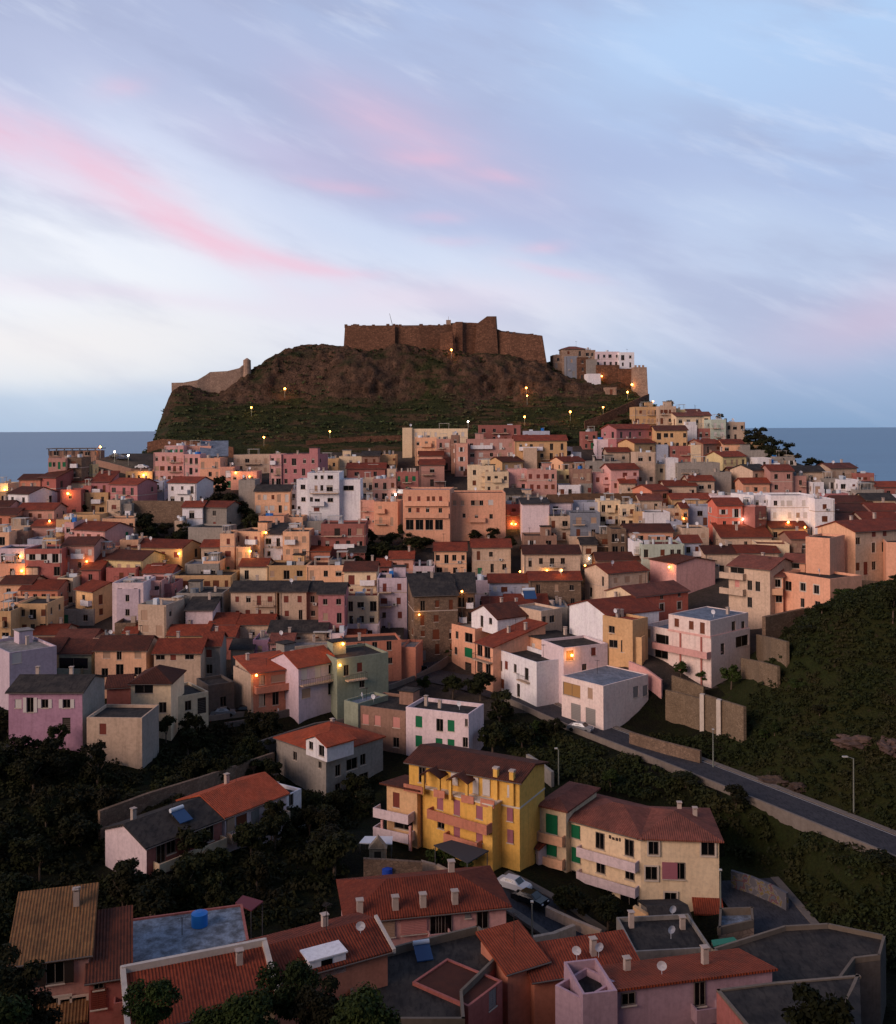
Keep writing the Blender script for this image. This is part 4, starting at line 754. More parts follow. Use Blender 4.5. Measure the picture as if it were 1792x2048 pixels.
lbox(yp,'cornice',-yp.W/2-.12,yp.W/2+.12,-yp.D/2-.12,yp.D/2-.3,yp.H-.02,yp.H+.13,plaster('cornice white','#cfc4b4'))
for i, fx in enumerate((.27, .52)):      # porch gables over the roof terrace
    mb = MB(); x = -yh.W/2+yh.W*fx; y0 = -yh.D/2-.5; zr = yh.H-.35
    for s in (-1.15, 1.15): mb.box(x+s-.17, x+s+.17, y0-1.3, y0-.95, yh.H-3.2, zr-.25, 1)
    slab(mb, [(x-1.5, y0-1.6, zr-.25), (x-1.5, y0+1.2, zr-.25), (x, y0+1.2, zr+.55), (x, y0-1.6, zr+.55)], .15, 0); slab(mb, [(x+1.5, y0+1.2, zr-.25), (x+1.5, y0-1.6, zr-.25), (x, y0-1.6, zr+.55), (x, y0+1.2, zr+.55)], .15, 0)
    mb.build('porch', [roofmat('d'), wallmat('yy')], yh.root, yh.rel, yh.rrz)
for a, b in ((-.48, -.30), (-.2, -.1), (.05, .16), (.22, .34)): lbox(yh,'parapet',yh.W*a,yh.W*b,-yh.D/2-1.9,-yh.D/2-1.75,yh.H-3.1,yh.H-2.2,wallmat('or'))
for fx in (.30, .44): 
    cb = MB(); x = yh.W*fx; cb.box(x-.28, x+.28, -yh.D/2-.35, -yh.D/2+.2, yh.H-3, yh.H+1.1, 0); cb.box(x-.36, x+.36, -yh.D/2-.43, -yh.D/2+.28, yh.H+1.1, yh.H+1.3, 1)
    cb.build('chimney', [wallmat('yy'), plaster('chimney render', '#b5a396')], yh.roof)
pw = HN('Y',(180,505),(452,560),-46.4,'oc','bd',5,rise=.14,oh=.7,win={'F':[(265,590,1,1.9,'s:rd'),(330,620,1.1,2),(330,800,2.8,1.8,'d'),(230,770,1,1.9,'s:br')]},chim=0,dish=0,auto_bal=False,label='ochre wing with pale pink balconies attached left of the golden yellow house')
addbal(pw,'Y','F',118,430,700,768,1.6,'p:wp'); addbal(pw,'Y','F',118,430,868,940,1.6,'p:wp')
for a in (-.5, .42): lbox(pw,'pillar',pw.W*a,pw.W*a+.3,-pw.D/2-1.5,-pw.D/2-1.2,.5,pw.H-3.4,wallmat('pk'))
HN('Y',(455,668),(552,690),-49.2,'pk','fk',4,win={'F':[(495,810,.8,1.2,'s:wh')]},chim=0,top=1,dish=0,label='narrow pink wall block squeezed beside the golden yellow house')
# cream house with green shutters
ch = HN('O',(1129,1634),(1281,1674),-49.0,'cr','hc',9,rise=.3,win={},chim=0,dish=0,auto_bal=False,oh=.5,label='cream apartment house with dark green shutters and hipped roof right of the yellow house')
c2 = HN('O',(1281,1674.5),(1438,1680),-49.02,'cr','hc',9.5,root=ch.root,rise=.3,win={},chim=2,dish=0,auto_bal=False,oh=.5)
c0 = HN('O',(1078.8,1609),(1132,1621),-47.6,'cr','hc',9,root=ch.root,rise=.3,win={},chim=0,dish=0,auto_bal=False,oh=.45)
addwins(c0,'M',[(1505,640,1.6,2.3,'s:gr'),(1500,775,1.6,2.2,'s:gr'),(1500,925,1.9,2.4,'g:bk')]); addwins(ch,'M',[(1648,685,1.3,1.7,'s:gr'),(1650,825,1.3,1.8,'s:gr'),(1652,965,1.4,1.8,'d')])
addwins(ch,'N',[(25,740,1.2,2.1),(200,782,1.1,2.1),(30,885,1.2,2.1),(203,922,1.1,1.9),(18,1022,1.1,1.9),(72,1038,1.1,1.6),(200,1072,2.4,2.3)])
addwins(c2,'N',[(343,782,1.2,1.5,'t'),(668,787,1.5,1.7,'t'),(330,932,1.4,1.6,'t'),(440,918,1.8,2,'s:ma'),(500,920,1.3,2,'d'),(445,1087,1.4,1.5,'t')])
ch.wall = 'cr'; addbal(ch,'N','F',-92,258,832,885,1.1,'p:wp'); addbal(ch,'N','F',-92,258,975,1035,1.1,'p:wp'); addbal(c0,'M','F',1432,1585,732,745,.9,'p:pe'); addbal(c0,'M','F',1432,1585,868,885,.9,'p:pe')
mb = MB()
for k, (u0, v0, ww, hh) in enumerate([(0, .05, .3, .42), (.42, 0, .34, .3), (.9, .0, .34, .34), (1.38, .02, .2, .42)]): mb.box(u0, u0+ww, -.05, 0, v0, v0+hh)
a_, z_ = ch.onface('F', *td('N', 78, 728)); O_, uu_, nn_, rz_, _w = ch.FF['F']
mb.build('wall_lettering', plain('dark lettering', '#3a2c28', .7), ch.root, ch.loc(O_+uu_*a_+nn_*.01+Vector((0, 0, z_))), rz_+ch.rrz)
for a, n, d in ((3.0, 'r', 2.4),):
    rb = MB(); slab(rb, [(c2.W/2-3.2, -c2.D/2-1.8, 1.9), (c2.W/2+.3, -c2.D/2-1.8, 1.9), (c2.W/2+.3, -c2.D/2, 3.0), (c2.W/2-3.2, -c2.D/2, 3.0)]); rb.build('porch_roof', roofmat('t'), c2.root, c2.rel, c2.rrz)
HN('M',(1350,760),(1425,790),-52.5,'wp','st',4,win={'F':[(1388,870,1.2,2.4,'g:bk')]},chim=0,dish=0,label='small pinkish white porch house between the yellow and the cream house')
# pink hipped house in the foreground
ph = HN('Q',(490,418),(1430,325),-48.0,'pk','ht',8.6,rise=.36,oh=.5,win={},chim=0,dish=0,auto_bal=False,label='pink foreground house with large brick red hipped roof and row of small chimneys')
addwins(ph,'Q',[(718,470,1.5,1.6,'s:be'),(880,445,2.6,1.8,'s:pk'),(1010,435,1.3,2.2),(1065,430,1.4,2.2),(1200,385,.6,.6,'s:gy'),(1288,410,1.1,2)])
addbal(ph,'Q','F',960,1090,540,525,1.0,'p:pk')
for x, y in ((775,330),(943,318),(1132,292),(567,375),(1103,155)):
    cb = MB(); cb.box(-.3, .3, -.3, .3, -.8, 1.0); cb.box(-.38, .38, -.38, .38, 1.15, 1.25); cb.box(-.25, .25, -.25, .25, 1.0, 1.15)
    X0 = onz(*td('Q', x, y), -46.9)-Vector(ph.root.location); a = -ph.yaw; lx = X0.x*math.cos(a)-X0.y*math.sin(a); ly = X0.x*math.sin(a)+X0.y*math.cos(a)
    lx = min(max(lx, -ph.W/2+1), ph.W/2-1); ly = min(max(ly, -ph.D/2+.6), ph.D/2-.5)
    cb.build('chimney', plaster('chimney render', '#b5a396'), ph.roof, (lx, ly, ph.H+.2+(ph.D/2-abs(ly))*.36))
# foreground roofs, left
f1 = HN('P',(60,590),(530,525),-43.0,'dp','sb',7,rise=.34,win={},chim=1,dish=0,auto_bal=False,label='dusty pink house with mossy tan tiled roof and arched loggia at the bottom left')
addwins(f1,'P',[(150,625,1.1,1.5,'o:bk'),(330,622,1.4,2,'o:bk'),(440,850,1.9,2,'t'),(340,850,1.9,2,'t')])
rb = MB(); slab(rb, [(-f1.W/2, -f1.D/2-1.6, f1.H-4.4), (f1.W/2, -f1.D/2-1.6, f1.H-4.4), (f1.W/2, -f1.D/2, f1.H-3.5), (-f1.W/2, -f1.D/2, f1.H-3.5)]); rb.build('porch_roof', roofmat('b'), f1.root, f1.rel, f1.rrz)
f2 = HN('P',(532,690),(768,652),-44.4,'rd','sd',7,rise=.3,win={},chim=0,dish=0,auto_bal=False,label='brick red house with brown roof right of the tan roofed house')
addwins(f2,'P',[(590,785,1.1,1.5,'s:rd'),(590,700,.9,.7)]); addbal(f2,'P','F',680,765,850,840,1,'p:rd')
HN('P',(705,597),(1495,480),-46.0,'rd','fF',8.5,par=.15,win={},chim=0,dish=0,top=1,label='broad low building with mottled blue grey flat roof in the foreground')
HN('P',(535,455),(678,435),-44.0,'rd','fF',4,par=.1,win={'F':[(595,470,1.4,.4)]},chim=0,dish=0,top=1,label='small red stair house with pale flat roof beside the mottled flat roof')
f5 = HN('P',(790,985),(1640,800),-44.2,'oc','st',5.2,rise=.27,win={},chim=1,dish=1,auto_bal=False,label='ochre walled house with wide brick red roof and white ridge edge at the bottom')
mb = MB(); x, y = f5.W/2, f5.D/2; zt = f5.H+f5.D*.27
mb.box(-x-.4, x+.4, y+.1, y+.45, zt-.5, zt+.75); slab(mb, [(x+.1, -y-.4, f5.H+.35), (x+.5, -y-.4, f5.H+.35), (x+.5, y+.4, zt+.75), (x+.1, y+.4, zt+.75)], .5); slab(mb, [(-x-.5, -y-.4, f5.H+.35), (-x-.1, -y-.4, f5.H+.35), (-x-.1, y+.4, zt+.75), (-x-.5, y+.4, zt+.75)], .5)
mb.build('parapet', plaster('pale coping', '#c9bdb0'), f5.root, f5.rel, f5.rrz)
f6 = HN('Q',(-60,815),(722,600),-44.6,'or','gt',7,rise=.3,win={},chim=1,dish=1,auto_bal=False,label='orange house with brick red gable roof and white dormer left of the dark terrace')
mb = MB(); mb.box(-.5, 2.7, -1.0, .9, -1.0, .6, 0); mb.box(-.65, 2.85, -1.1, 1.0, .6, .72, 0); mb.box(.5, 1.5, -1.03, -.99, -.4, .45, 1)
mb.build('dormer', [wallmat('wh'), plain('window glass dark', '#0b0c0e')], f6.roof, (f6.W*.02-1.0, -f6.D/2+1.0, f6.H+.2))
mb = MB(); x, y = f6.W/2, f6.D/2; slab(mb, [(x+.3, -y-.4, f6.H+.2), (x+.6, -y-.4, f6.H+.2), (x+.6, 0, f6.H+y*.3+.4), (x+.3, 0, f6.H+y*.3+.4)], .4); mb.build('parapet', plaster('pale coping', '#c9bdb0'), f6.root, f6.rel, f6.rrz)
def prismb(name, label, tile, pts, zt, depth, wall, roofc, cat='house', par=0):
    W_ = [onz(*td(tile, *p), zt) for p in pts]; c0 = sum(W_, Vector())/len(W_); zb = min(tz(p.x, p.y) for p in W_)-1 if depth is None else zt-depth
    r = empty(name, (c0.x, c0.y, zb)); P2 = [(p.x-c0.x, p.y-c0.y) for p in W_]; mb = MB(); mb.prism(P2, 0, zt-zb-.05); mb.build('wall', wallmat(wall), r)
    mb = MB(); mb.prism([(x*.995, y*.995) for x, y in P2], zt-zb-.04, zt-zb); mb.build('roof', roofmat(roofc), r)
    if par:
        for a, b in zip(P2, P2[1:]+P2[:1]):
            mb = MB(); A, B = Vector((*a, 0)), Vector((*b, 0)); d = (B-A).normalized(); n = Vector((-d.y, d.x, 0))*.25
            if (A+n).length > A.length: n = -n
            mb.prism([A.xy, B.xy, (B+n).xy, (A+n).xy], zt-zb-.1, zt-zb+par); mb.build('parapet', plaster('parapet render', '#75685a'), r)
    tag(r, label, cat); h = House(); h.root = r; h.zt = zt; h.zb = zb; h.rt = 'f'; h.rc = roofc; h.wall = wall; h.st = (zt-zb)/3; h.W = 10; h.label = label; h.ctr = c0; HOUSES.append(h); return h
prismb('house','dark flat roof terrace with beige parapets in the foreground','Q',[(478,700),(830,600),(1262,492),(1425,640),(1170,890),(1185,1060),(520,1060)],-47.6,None,'rd','k',par=.7)
HN('Q',(1205,935),(1408,780),-47.3,'rd','fd',6,win={'F':[(1350,820,1.1,1.6,'s:gy')]},par=.12,chim=0,dish=0,top=1,label='brick red house with stepped ochre edge right of the dark terrace')
HN('Q',(1440,735),(1665,665),-47.2,'or','so',4.6,rise=.26,win={},chim=0,dish=0,label='burnt orange house with rounded orange roof right of the dark terrace')
HN('S',(5,565),(515,485),-48.0,'or','st',3.4,rise=.3,win={},chim=1,dish=2,auto_bal=False,label='orange house with red roof carrying two satellite dishes behind the lilac pink house')
k1 = HN('S',(415,612),(1180,512),-45.4,'lk','bo',6,drop=1.5,rise=.25,win={},chim=2,dish=1,auto_bal=False,label='lilac pink house with bright orange lean-to roof at the bottom right')
addwins(k1,'S',[(468,650,1.3,1.0),(820,625,1.0,1.9)]); addbal(k1,'S','F',778,905,735,720,1.1,'p:lk')
HN('S',(245,632),(415,612),-45.0,'lk','fk',5,root=k1.root,par=1.2,win={},chim=0,top=1); HN('S',(108,585),(250,660),-45.6,'lk','fk',4,root=k1.root,par=.8,win={},chim=0,top=1)
prismb('house','large dark flat roofed building with pale stone coping at the right','S',[(880,425),(1240,312),(1455,300),(1742,360),(1715,460),(1590,475),(1500,600),(1180,600)],-50.0,None,'dk','k',par=.45)
prismb('house','brick red house with black weathered flat roof in the bottom right corner','S',[(905,612),(1200,575),(1612,540),(1500,800),(1060,800)],-44.6,None,'rd','k',par=.12)
prismb('house','sage green gable wall house at the bottom right','S',[(1480,790),(1612,545),(1622,800)],-43.6,None,'gn','k')
prismb('house','small pale terrace with high parapet at the foot of the cream house','S',[(920,238),(1085,232),(1090,300),(915,338)],-55.2,None,'ps','F',par=.8)
HN('S',(500,420),(880,400),-51.6,'gy','fk',7,win={},chim=2,dish=1,top=1,label='grey flat roofed house behind the lilac pink house'); HN('S',(620,350),(800,345),-54.2,'gy','gk',8,win={},chim=0,dish=1,label='low shed with dark corrugated roof in front of the cream house')
# unfinished concrete building on the headland
q = HF('A',375,740,262,2,'br','fk',0,8,win={'F':[(430,275,1.5,1.4),(620,285,1.5,1.2),(670,285,1.5,1.2)]},Y=336,chim=0,dish=0,top=1,base=None,name='house',label='unfinished flat roofed building with open columns on the left headland')
mb = MB()
for i in range(7): xx = -q.W/2+.2+(q.W-.4)*i/6; mb.box(xx-.15, xx+.15, -q.D/2-.6, -q.D/2-.3, q.H-1.5, q.H+.6)
mb.box(-q.W/2-.5, q.W/2+.5, -q.D/2-.8, q.D/2, q.H+.6, q.H+.85); mb.build('column', wallmat('dk'), q.root, q.rel)
# old town on the shoulder right of the fortress
for xl, xr, ye, st, wl, rf, Yv, kw in [(715,772,328,4,'ps','fw',414,dict(cols=1)),(770,908,292,5,'ps','hc',412,dict(cols=2,sty='d')),(792,862,335,4,'bg','fw',408,dict(cols=1)),(860,925,342,4,'fo','fw',407,dict(cols=1)),
   (908,968,298,4,'ps','fw',412,dict(cols=2,sty='d')),(966,1112,308,3.5,'wp','fw',412,dict(cols=4,sty='d')),(1110,1200,312,4,'wh','fw',410,dict(cols=2,sty='d')),(915,978,355,3,'gy','fk',406,dict(win={})),
   (975,1112,388,3.6,'fo','fk',405,dict(win={})),(1110,1228,410,4,'fo','fk',404,dict(win={})),(1030,1095,522,2.6,'ps','fk',392,dict(cols=1)),(920,1000,440,1.2,'wh','fw',401,dict(win={}))]:
    HF('U',xl,xr,ye,st,wl,rf,4,7,Y=Yv,chim=0,dish=0,auto_bal=False,top=1,**kw)
# ---------------------------------------------------------------- fortress and town walls
def battered(mb, top, z0, z1, out, mi=0, par=0):
    c0 = sum((Vector(p) for p in top), Vector((0, 0)))/len(top); n = len(top); i = len(mb.v)
    for p in top:
        d = (Vector(p)-c0).normalized()*out; mb.v.append((p[0]+d.x, p[1]+d.y, z0))
    zz = z1 if hasattr(z1, '__len__') else [z1]*n
    for k, p in enumerate(top): mb.v.append((p[0], p[1], zz[k]))
    for k in range(n):
        j = (k+1) % n; mb.f.append((i+k, i+j, i+n+j, i+n+k)); mb.m.append(mi)
    mb.f.append(tuple(i+n+k for k in range(n))); mb.m.append(mi)
fr = empty('fortress', at(890, 700, 415)); L0 = Vector(fr.location); FO = wallmat('fo')
def fpart(name, pts, ybot, out, tilez=None):
    """pts: display px of the top edge with distance; closed towards the back"""
    W_ = [at(*p) for p in pts]; z1 = [p.z-L0.z for p in W_]; mb = MB(); zb = at(pts[0][0], ybot, pts[0][2]).z-L0.z
    battered(mb, [(p.x-L0.x, p.y-L0.y) for p in W_], zb, z1, out); return mb.build(name, FO, fr)
fpart('rampart', [(690,651,413),(790,651,410),(792,654,412),(838,651,411),(908,650,413),(905,650,440),(700,651,440)], 735, 1.2)
fpart('bastion', [(905,648,413),(912,643.5,411),(925,643.5,411),(932,647,413),(962,647,414),(962,647,436),(905,648,436)], 735, 1.0)
fpart('rampart', [(900,646,416),(940,645,416),(966,646.5,416),(1002,661,416),(1002,661,430),(900,646,430)], 735, 1.0)
fpart('tower', [(953,648,412.4),(974,632.5,412.4),(991,632.5,412.4),(993,632.5,423),(974,632.5,423),(953,648,423)], 745, 2.6)
fpart('rampart', [(988,660,414),(1016,667,412),(1050,670,411),(1084,671,410),(1085,672,436),(990,660,436)], 745, 3.2)
fpart('bastion', [(880,667,409),(905,662,408),(912,690,409),(905,690,414),(880,690,414)], 780, .8)
mb = MB(); rr_ = random.Random(3)
for xx in [692+6*i for i in range(36)]+[1004+6*i for i in range(13)]:
    p = at(xx, 651 if xx < 900 else 664+(xx-1000)*.085, 413.6)-L0
    if rr_.random() < .55: mb.box(p.x-rr_.uniform(.4, .8), p.x+rr_.uniform(.4, .8), p.y-.2, p.y+.9, p.z-1.0, p.z+rr_.uniform(.15, .7))
mb.build('battlement', FO, fr)
mb = MB(); p = at(785, 651, 414)-L0; mb.tube(p, p+Vector((-1.2, 0, 5)), .12, .06); mb.build('mast', plain('railing iron', '#3a3432'), fr)
mb = MB()
for px_ in (897,): 
    p = at(px_, 648, 416)-L0; mb.box(p.x-1, p.x+1, p.y-1, p.y+1, p.z-1, p.z+1.6); p2 = p+Vector((0, 0, 1.5)); mb.tube(p2, p2+Vector((0, 0, 1.6)), .06)
mb.build('lookout', wallmat('ps'), fr)
tag(fr, 'brown stone fortress with bastions and a slanted tower crowning the rock', 'fortress')
def wallpoly(label, W_, h, th, mat, name='wall', cat='wall', back=1, cap=None):
    """W_: world points along the top edge"""
    c0 = W_[len(W_)//2]; r = bpy.data.objects.new(name, None); mb = MB()
    for a, b in zip(W_[:-1], W_[1:]):
        d = (b-a); d.z = 0; d.normalize(); n = Vector((-d.y, d.x, 0))*th*back
        A, B = a-c0, b-c0+d*.01; ha = h if not hasattr(h, '__len__') else h[0]
        mb.prism([A.xy, B.xy, (B+n).xy, (A+n).xy], [A.z-ha, B.z-ha, B.z-ha, A.z-ha], [A.z, B.z, B.z, A.z])
    o = mb.build(name, mat, None, c0); tag(o, label, cat); return o
def WT(label, tile, pts, vis, h=None, th=.5, mat='st', **k):
    """wall whose top edge runs through tile points; vis = visible height in metres"""
    YY = k.pop('YY', None)
    W_ = [hit(*td(tile, x, y), vis) for x, y in pts] if YY is None else [at(*td(tile, x, y), q) for (x, y), q in zip(pts, YY)]; return wallpoly(label, W_, (h or vis)+1.8, th, wallmat(mat), **k)
tw = [(343,765.5,400),(367,765,400.5),(395,760,401),(410,751,402),(420,744,402.5),(455,742,403.5),(481,735.5,404.5),(487,730,405)]
wallpoly('pale old town wall climbing the left end of the rock', [at(p[0],p[1],p[2]-5) for p in tw], 9, 2.5, wallmat('ps'))
p = at(494, 721, 401); mb = MB(); mb.tube((0, 0, -7), (0, 0, 0), 1.7, 1.5, 12); mb.tube((0, 0, 0), (0, 0, 1.0), 1.6, .2, 12); o = mb.build('turret', wallmat('ps'), None, p); tag(o, 'small round pale turret at the upper end of the old town wall', 'turret')
p = at(1278, 735, 402); mb = MB(); battered(mb, [(-2.6, -2.6), (2.6, -2.6), (2.6, 2.6), (-2.6, 2.6)], -15, 0, .8)
for s in (-2.2, -.7, .8): mb.box(s, s+.8, -2.6, -2.0, 0, .8)
o = mb.build('gate_tower', wallmat('ps'), None, p); tag(o, 'square stone gate tower at the right end of the old town', 'tower')
WT('long brown ramp wall climbing to the gate tower','U',[(905,722),(1000,690),(1100,645),(1200,600),(1290,560)],3.2,mat='fo'); WT('low wall with railing under the grassy castle slope','B',[(560,185),(760,165),(1000,150),(1290,142)],1.6,mat='fo')
WT('brown retaining wall below the left castle slope','A',[(1130,195),(1250,170),(1500,190),(1792,235)],3.5,mat='fo'); WT('tall grey stone retaining wall left of the two white panels','A',[(1015,645),(1200,645),(1408,650)],6.0,mat='st')
WT('sloping stone wall below the headland road','A',[(735,330),(860,360),(1010,400),(1180,400)],2.0,mat='br'); WT('concrete retaining wall under the road with parked cars','F',[(-60,1330),(150,1295),(420,1225),(640,1190),(840,1160)],.9,4.5,mat='dk')
WT('long dark stone wall above the left valley trees','L',[(598,565),(900,455),(1180,370),(1420,290),(1640,215)],4.0,mat='st'); WT('dark retaining wall above the grey house','F',[(180,1480),(420,1400),(640,1330),(850,1300)],3.0,mat='dk')
WT('high rubble stone wall under the large beige apartment house','V',[(1190,715),(1400,735),(1900,760)],7.0,mat='st',th=.8,YY=(197,196,194)); WT('curved rubble stone wall below the tall orange peach house','K',[(790,515),(1000,470),(1180,435),(1300,412)],6,mat='st',th=.8,YY=(182,186,190,194))
WT('upper beige garden retaining wall right of the modern house','K',[(718,648),(830,672),(950,705)],4.0,mat='bw'); WT('lower beige garden retaining wall right of the modern house','K',[(600,828),(740,855),(880,895)],3.6,mat='bw')
WT('upper block wall below the modern house garden','K',[(68,962),(190,1005),(312,1052)],2.6,mat='bw'); WT('large block retaining wall with pale pillars beside the mound','K',[(20,1075),(170,1110),(310,1150)],5.0,mat='bw')
w_ = WT('tall block retaining wall with pilasters ending at the mound','K',[(312,1108),(440,1150),(620,1205)],5.6,mat='bw'); WT('pink garden wall left of the modern house','G',[(1500,855),(1620,905),(1750,1000)],3.2,mat='pk')
WT('low stone wall along the upper side of the road','N',[(198,92),(400,150),(620,205)],2.0,mat='st'); WT('stone wall curving below the yellow house awning','Q',[(925,68),(1010,90),(1100,135)],1.6,mat='be')
WT('stepped grey stair wall behind the yellow house','M',[(1350,225),(1430,275),(1500,330)],2.2,mat='gy'); WT('parking retaining wall of dark stone below the white canopy','M',[(380,850),(560,860),(730,872)],2.2,mat='st'); WT('beige gable shaped boundary wall in front of the cream house','S',[(492,195),(560,240),(660,360)],3.5,mat='oc')
WT('pale wall along the lane below the cream house','S',[(60,200),(200,265),(330,320)],1.2,mat='be'); WT('low planted box wall beside the lane','S',[(0,350),(110,330),(210,290)],1.5,mat='be')
gm, nt, bs = newmat('graffiti paint'); geo = nt.nodes.new('ShaderNodeNewGeometry'); nz_ = nt.nodes.new('ShaderNodeTexNoise'); nz_.inputs['Scale'].default_value = .8; nz_.inputs['Detail'].default_value = 3; nt.links.new(geo.outputs['Position'], nz_.inputs['Vector'])
nt.links.new(ramp(nt, nz_.outputs['Fac'], [(0, lin('#55555c')), (.48, lin('#6b686e')), (.52, lin('#6d6036')), (.56, lin('#77747a')), (.58, lin('#64444a')), (.64, lin('#585c68')), (1, lin('#7a767c'))], 'CONSTANT'), bs.inputs['Base Color']); bs.inputs['Roughness'].default_value = .9
wallpoly('road wall covered in yellow and white graffiti beside the dark lower road', [hit(*td('N', x, y), 2.2) for x, y in [(805,920),(920,955),(1040,1005),(1135,1055)]], 4, .4, gm)

for k_, (x_, y_) in enumerate([(312,1108),(440,1150)]):
    p = hit(*td('K', x_, y_), 5.6); mb = MB(); mb.box(-.35, .35, -.75, -.02, -7.5, .15); o = mb.build('pillar', plaster('pale coping', '#c9bdb0'), None, p, R3(-35)); tag(o, ['pale concrete pillar at the left corner of the tall block wall','pale concrete pillar in the middle of the tall block wall'][k_], 'pillar')
# ---------------------------------------------------------------- ground, rock, sea
def pixel_of(X, Y, Z):
    x = X/np.maximum(Y, 1); z = Z/np.maximum(Y, 1); u = x*CR - z*SR; v = x*SR + z*CR
    return PX+u*F, PY-v*F
def gridmesh(name, X, Y, Z, mats, midx=None, kind='structure', smooth=True):
    ny, nx = X.shape; me = bpy.data.meshes.new(name)
    co = np.stack([X, Y, Z], -1).reshape(-1, 3).astype(np.float32)
    i = np.arange(ny*nx).reshape(ny, nx); q = np.stack([i[:-1, :-1], i[:-1, 1:], i[1:, 1:], i[1:, :-1]], -1).reshape(-1, 4)
    me.vertices.add(len(co)); me.vertices.foreach_set('co', co.ravel()); me.loops.add(q.size); me.loops.foreach_set('vertex_index', q.ravel().astype(np.int32))
    me.polygons.add(len(q)); me.polygons.foreach_set('loop_start', (np.arange(len(q))*4).astype(np.int32))
    for m in mats: me.materials.append(m)
    if midx is not None: me.polygons.foreach_set('material_index', midx.astype(np.int32))
    me.polygons.foreach_set('use_smooth', [smooth]*len(q)); me.update(); me.validate()
    o = bpy.data.objects.new(name, me); COL.objects.link(o); tag(o, kind=kind); return o
def ground_material(name, soil, green, rock, sc=.12, lo=.42, hi=.56):
    m, nt, bs = newmat(name); geo = nt.nodes.new('ShaderNodeNewGeometry'); pos = geo.outputs['Position']
    a = noise_(nt, sc, 7, pos, .6); b = noise_(nt, sc*6, 6, pos, .65); cN = noise_(nt, sc*22, 4, pos, .6)
    mixv = mth(nt, 'ADD', mth(nt, 'MULTIPLY', a, .6), mth(nt, 'MULTIPLY', b, .4))
    o = mixc(nt, ramp(nt, mixv, [(lo, g4(0)), (hi, g4(1))]), lin(soil), lin(green))
    o = mixc(nt, ramp(nt, b, [(.58, g4(0)), (.7, g4(1))]), o, lin(rock))
    o = mixc(nt, mth(nt, 'MULTIPLY', ramp(nt, cN, [(.35, g4(1)), (.6, g4(0))]), .55), o, tuple(x*.4 for x in lin(soil)[:3])+(1,))
    nt.links.new(o, bs.inputs['Base Color']); bs.inputs['Roughness'].default_value = .95; bs.inputs['Specular IOR Level'].default_value = .1
    bump(nt, bs, mth(nt, 'ADD', b, cN), .8, .5); return m
MG_green = ground_material('dark grassy earth', '#1c1b13', '#222712', '#28241e')
MG_town = ground_material('street and yard ground', '#5a514b', '#4a453f', '#3a3a2c', .3)
MG_mound = ground_material('mound grass', '#2f3118', '#283016', '#3c3328', .1)
def rock_material():
    m, nt, bs = newmat('castle rock'); geo = nt.nodes.new('ShaderNodeNewGeometry'); pos = geo.outputs['Position']
    a = noise_(nt, .05, 8, mapv(nt, pos, (1, 1, 1.4)), .62); b = noise_(nt, .3, 8, mapv(nt, pos, (1.2, 1.2, .7)), .65); f = noise_(nt, 1.4, 6, pos, .7)
    rock = mixc(nt, ramp(nt, b, [(.3, g4(0)), (.7, g4(1))]), lin('#3a2f27'), lin('#7a5f4e'))
    rock = mixc(nt, ramp(nt, f, [(.34, g4(1)), (.52, g4(0))]), rock, lin('#2a1f18'))
    sep = nt.nodes.new('ShaderNodeSeparateXYZ'); nt.links.new(geo.outputs['Normal'], sep.inputs[0])
    pz = nt.nodes.new('ShaderNodeSeparateXYZ'); nt.links.new(pos, pz.inputs[0])
    low = ramp(nt, mth(nt, 'DIVIDE', pz.outputs[2], 30.0), [(.0, g4(1)), (.55, g4(0))])
    gm = mth(nt, 'ADD', mth(nt, 'ADD', mth(nt, 'MULTIPLY', sep.outputs[2], .45), mth(nt, 'MULTIPLY', a, 1.5)), mth(nt, 'MULTIPLY', low, .36))
    gm = mth(nt, 'ADD', gm, mth(nt, 'MULTIPLY', b, .45))
    gf = ramp(nt, mth(nt, 'DIVIDE', gm, 2.0), [(.63, g4(0)), (.76, g4(1))])
    green = mixc(nt, ramp(nt, f, [(.35, g4(0)), (.65, g4(1))]), lin('#1e2214'), lin('#414629'))
    strip = noise_(nt, .5, 4, mapv(nt, pos, (.13, .13, 1.0)), .6)
    green = mixc(nt, mth(nt, 'MULTIPLY', ramp(nt, strip, [(.53, g4(0)), (.6, g4(1))]), .8), green, lin('#5a4636'))
    o = mixc(nt, gf, rock, green); nt.links.new(o, bs.inputs['Base Color']); bs.inputs['Roughness'].default_value = .95; bs.inputs['Specular IOR Level'].default_value = .1
    bump(nt, bs, mth(nt, 'ADD', b, f), 1.0, 1.2); return m
MG_rock = rock_material()
def mound_mask(px, py, Y):
    return (px > 1440) & (Y < 182) & (Y > 116)
xs = np.concatenate([np.arange(-320, -180, 10.), np.arange(-180, 180, 1.6), np.arange(180, 321, 10.)])
ys = np.concatenate([np.arange(-110, 30, 6.), np.arange(30, 470, 1.6), np.arange(470, 580, 8.)])
X, Y = np.meshgrid(xs, ys); Z = terr(X.ravel(), Y.ravel()).reshape(X.shape)
nz = np.array([noise.fractal(Vector((x*.12, y*.12, 0)), .6, 2.0, 3) for x, y in zip(X.ravel(), Y.ravel())]).reshape(X.shape)
far = (Y > 345) & (Z > -14) & (np.abs(X) < 130)
Zg = Z + np.where(Y < 175, nz*.35, nz*.1) - 0.1
Zg = np.where(far, Zg-1.2, Zg)
for pts, hw in ROADS:
    for a in pts:
        m = (np.hypot(X-a.x, Y-a.y) < hw+2.2); Zg = np.where(m, np.minimum(Zg, Z-.06), Zg)
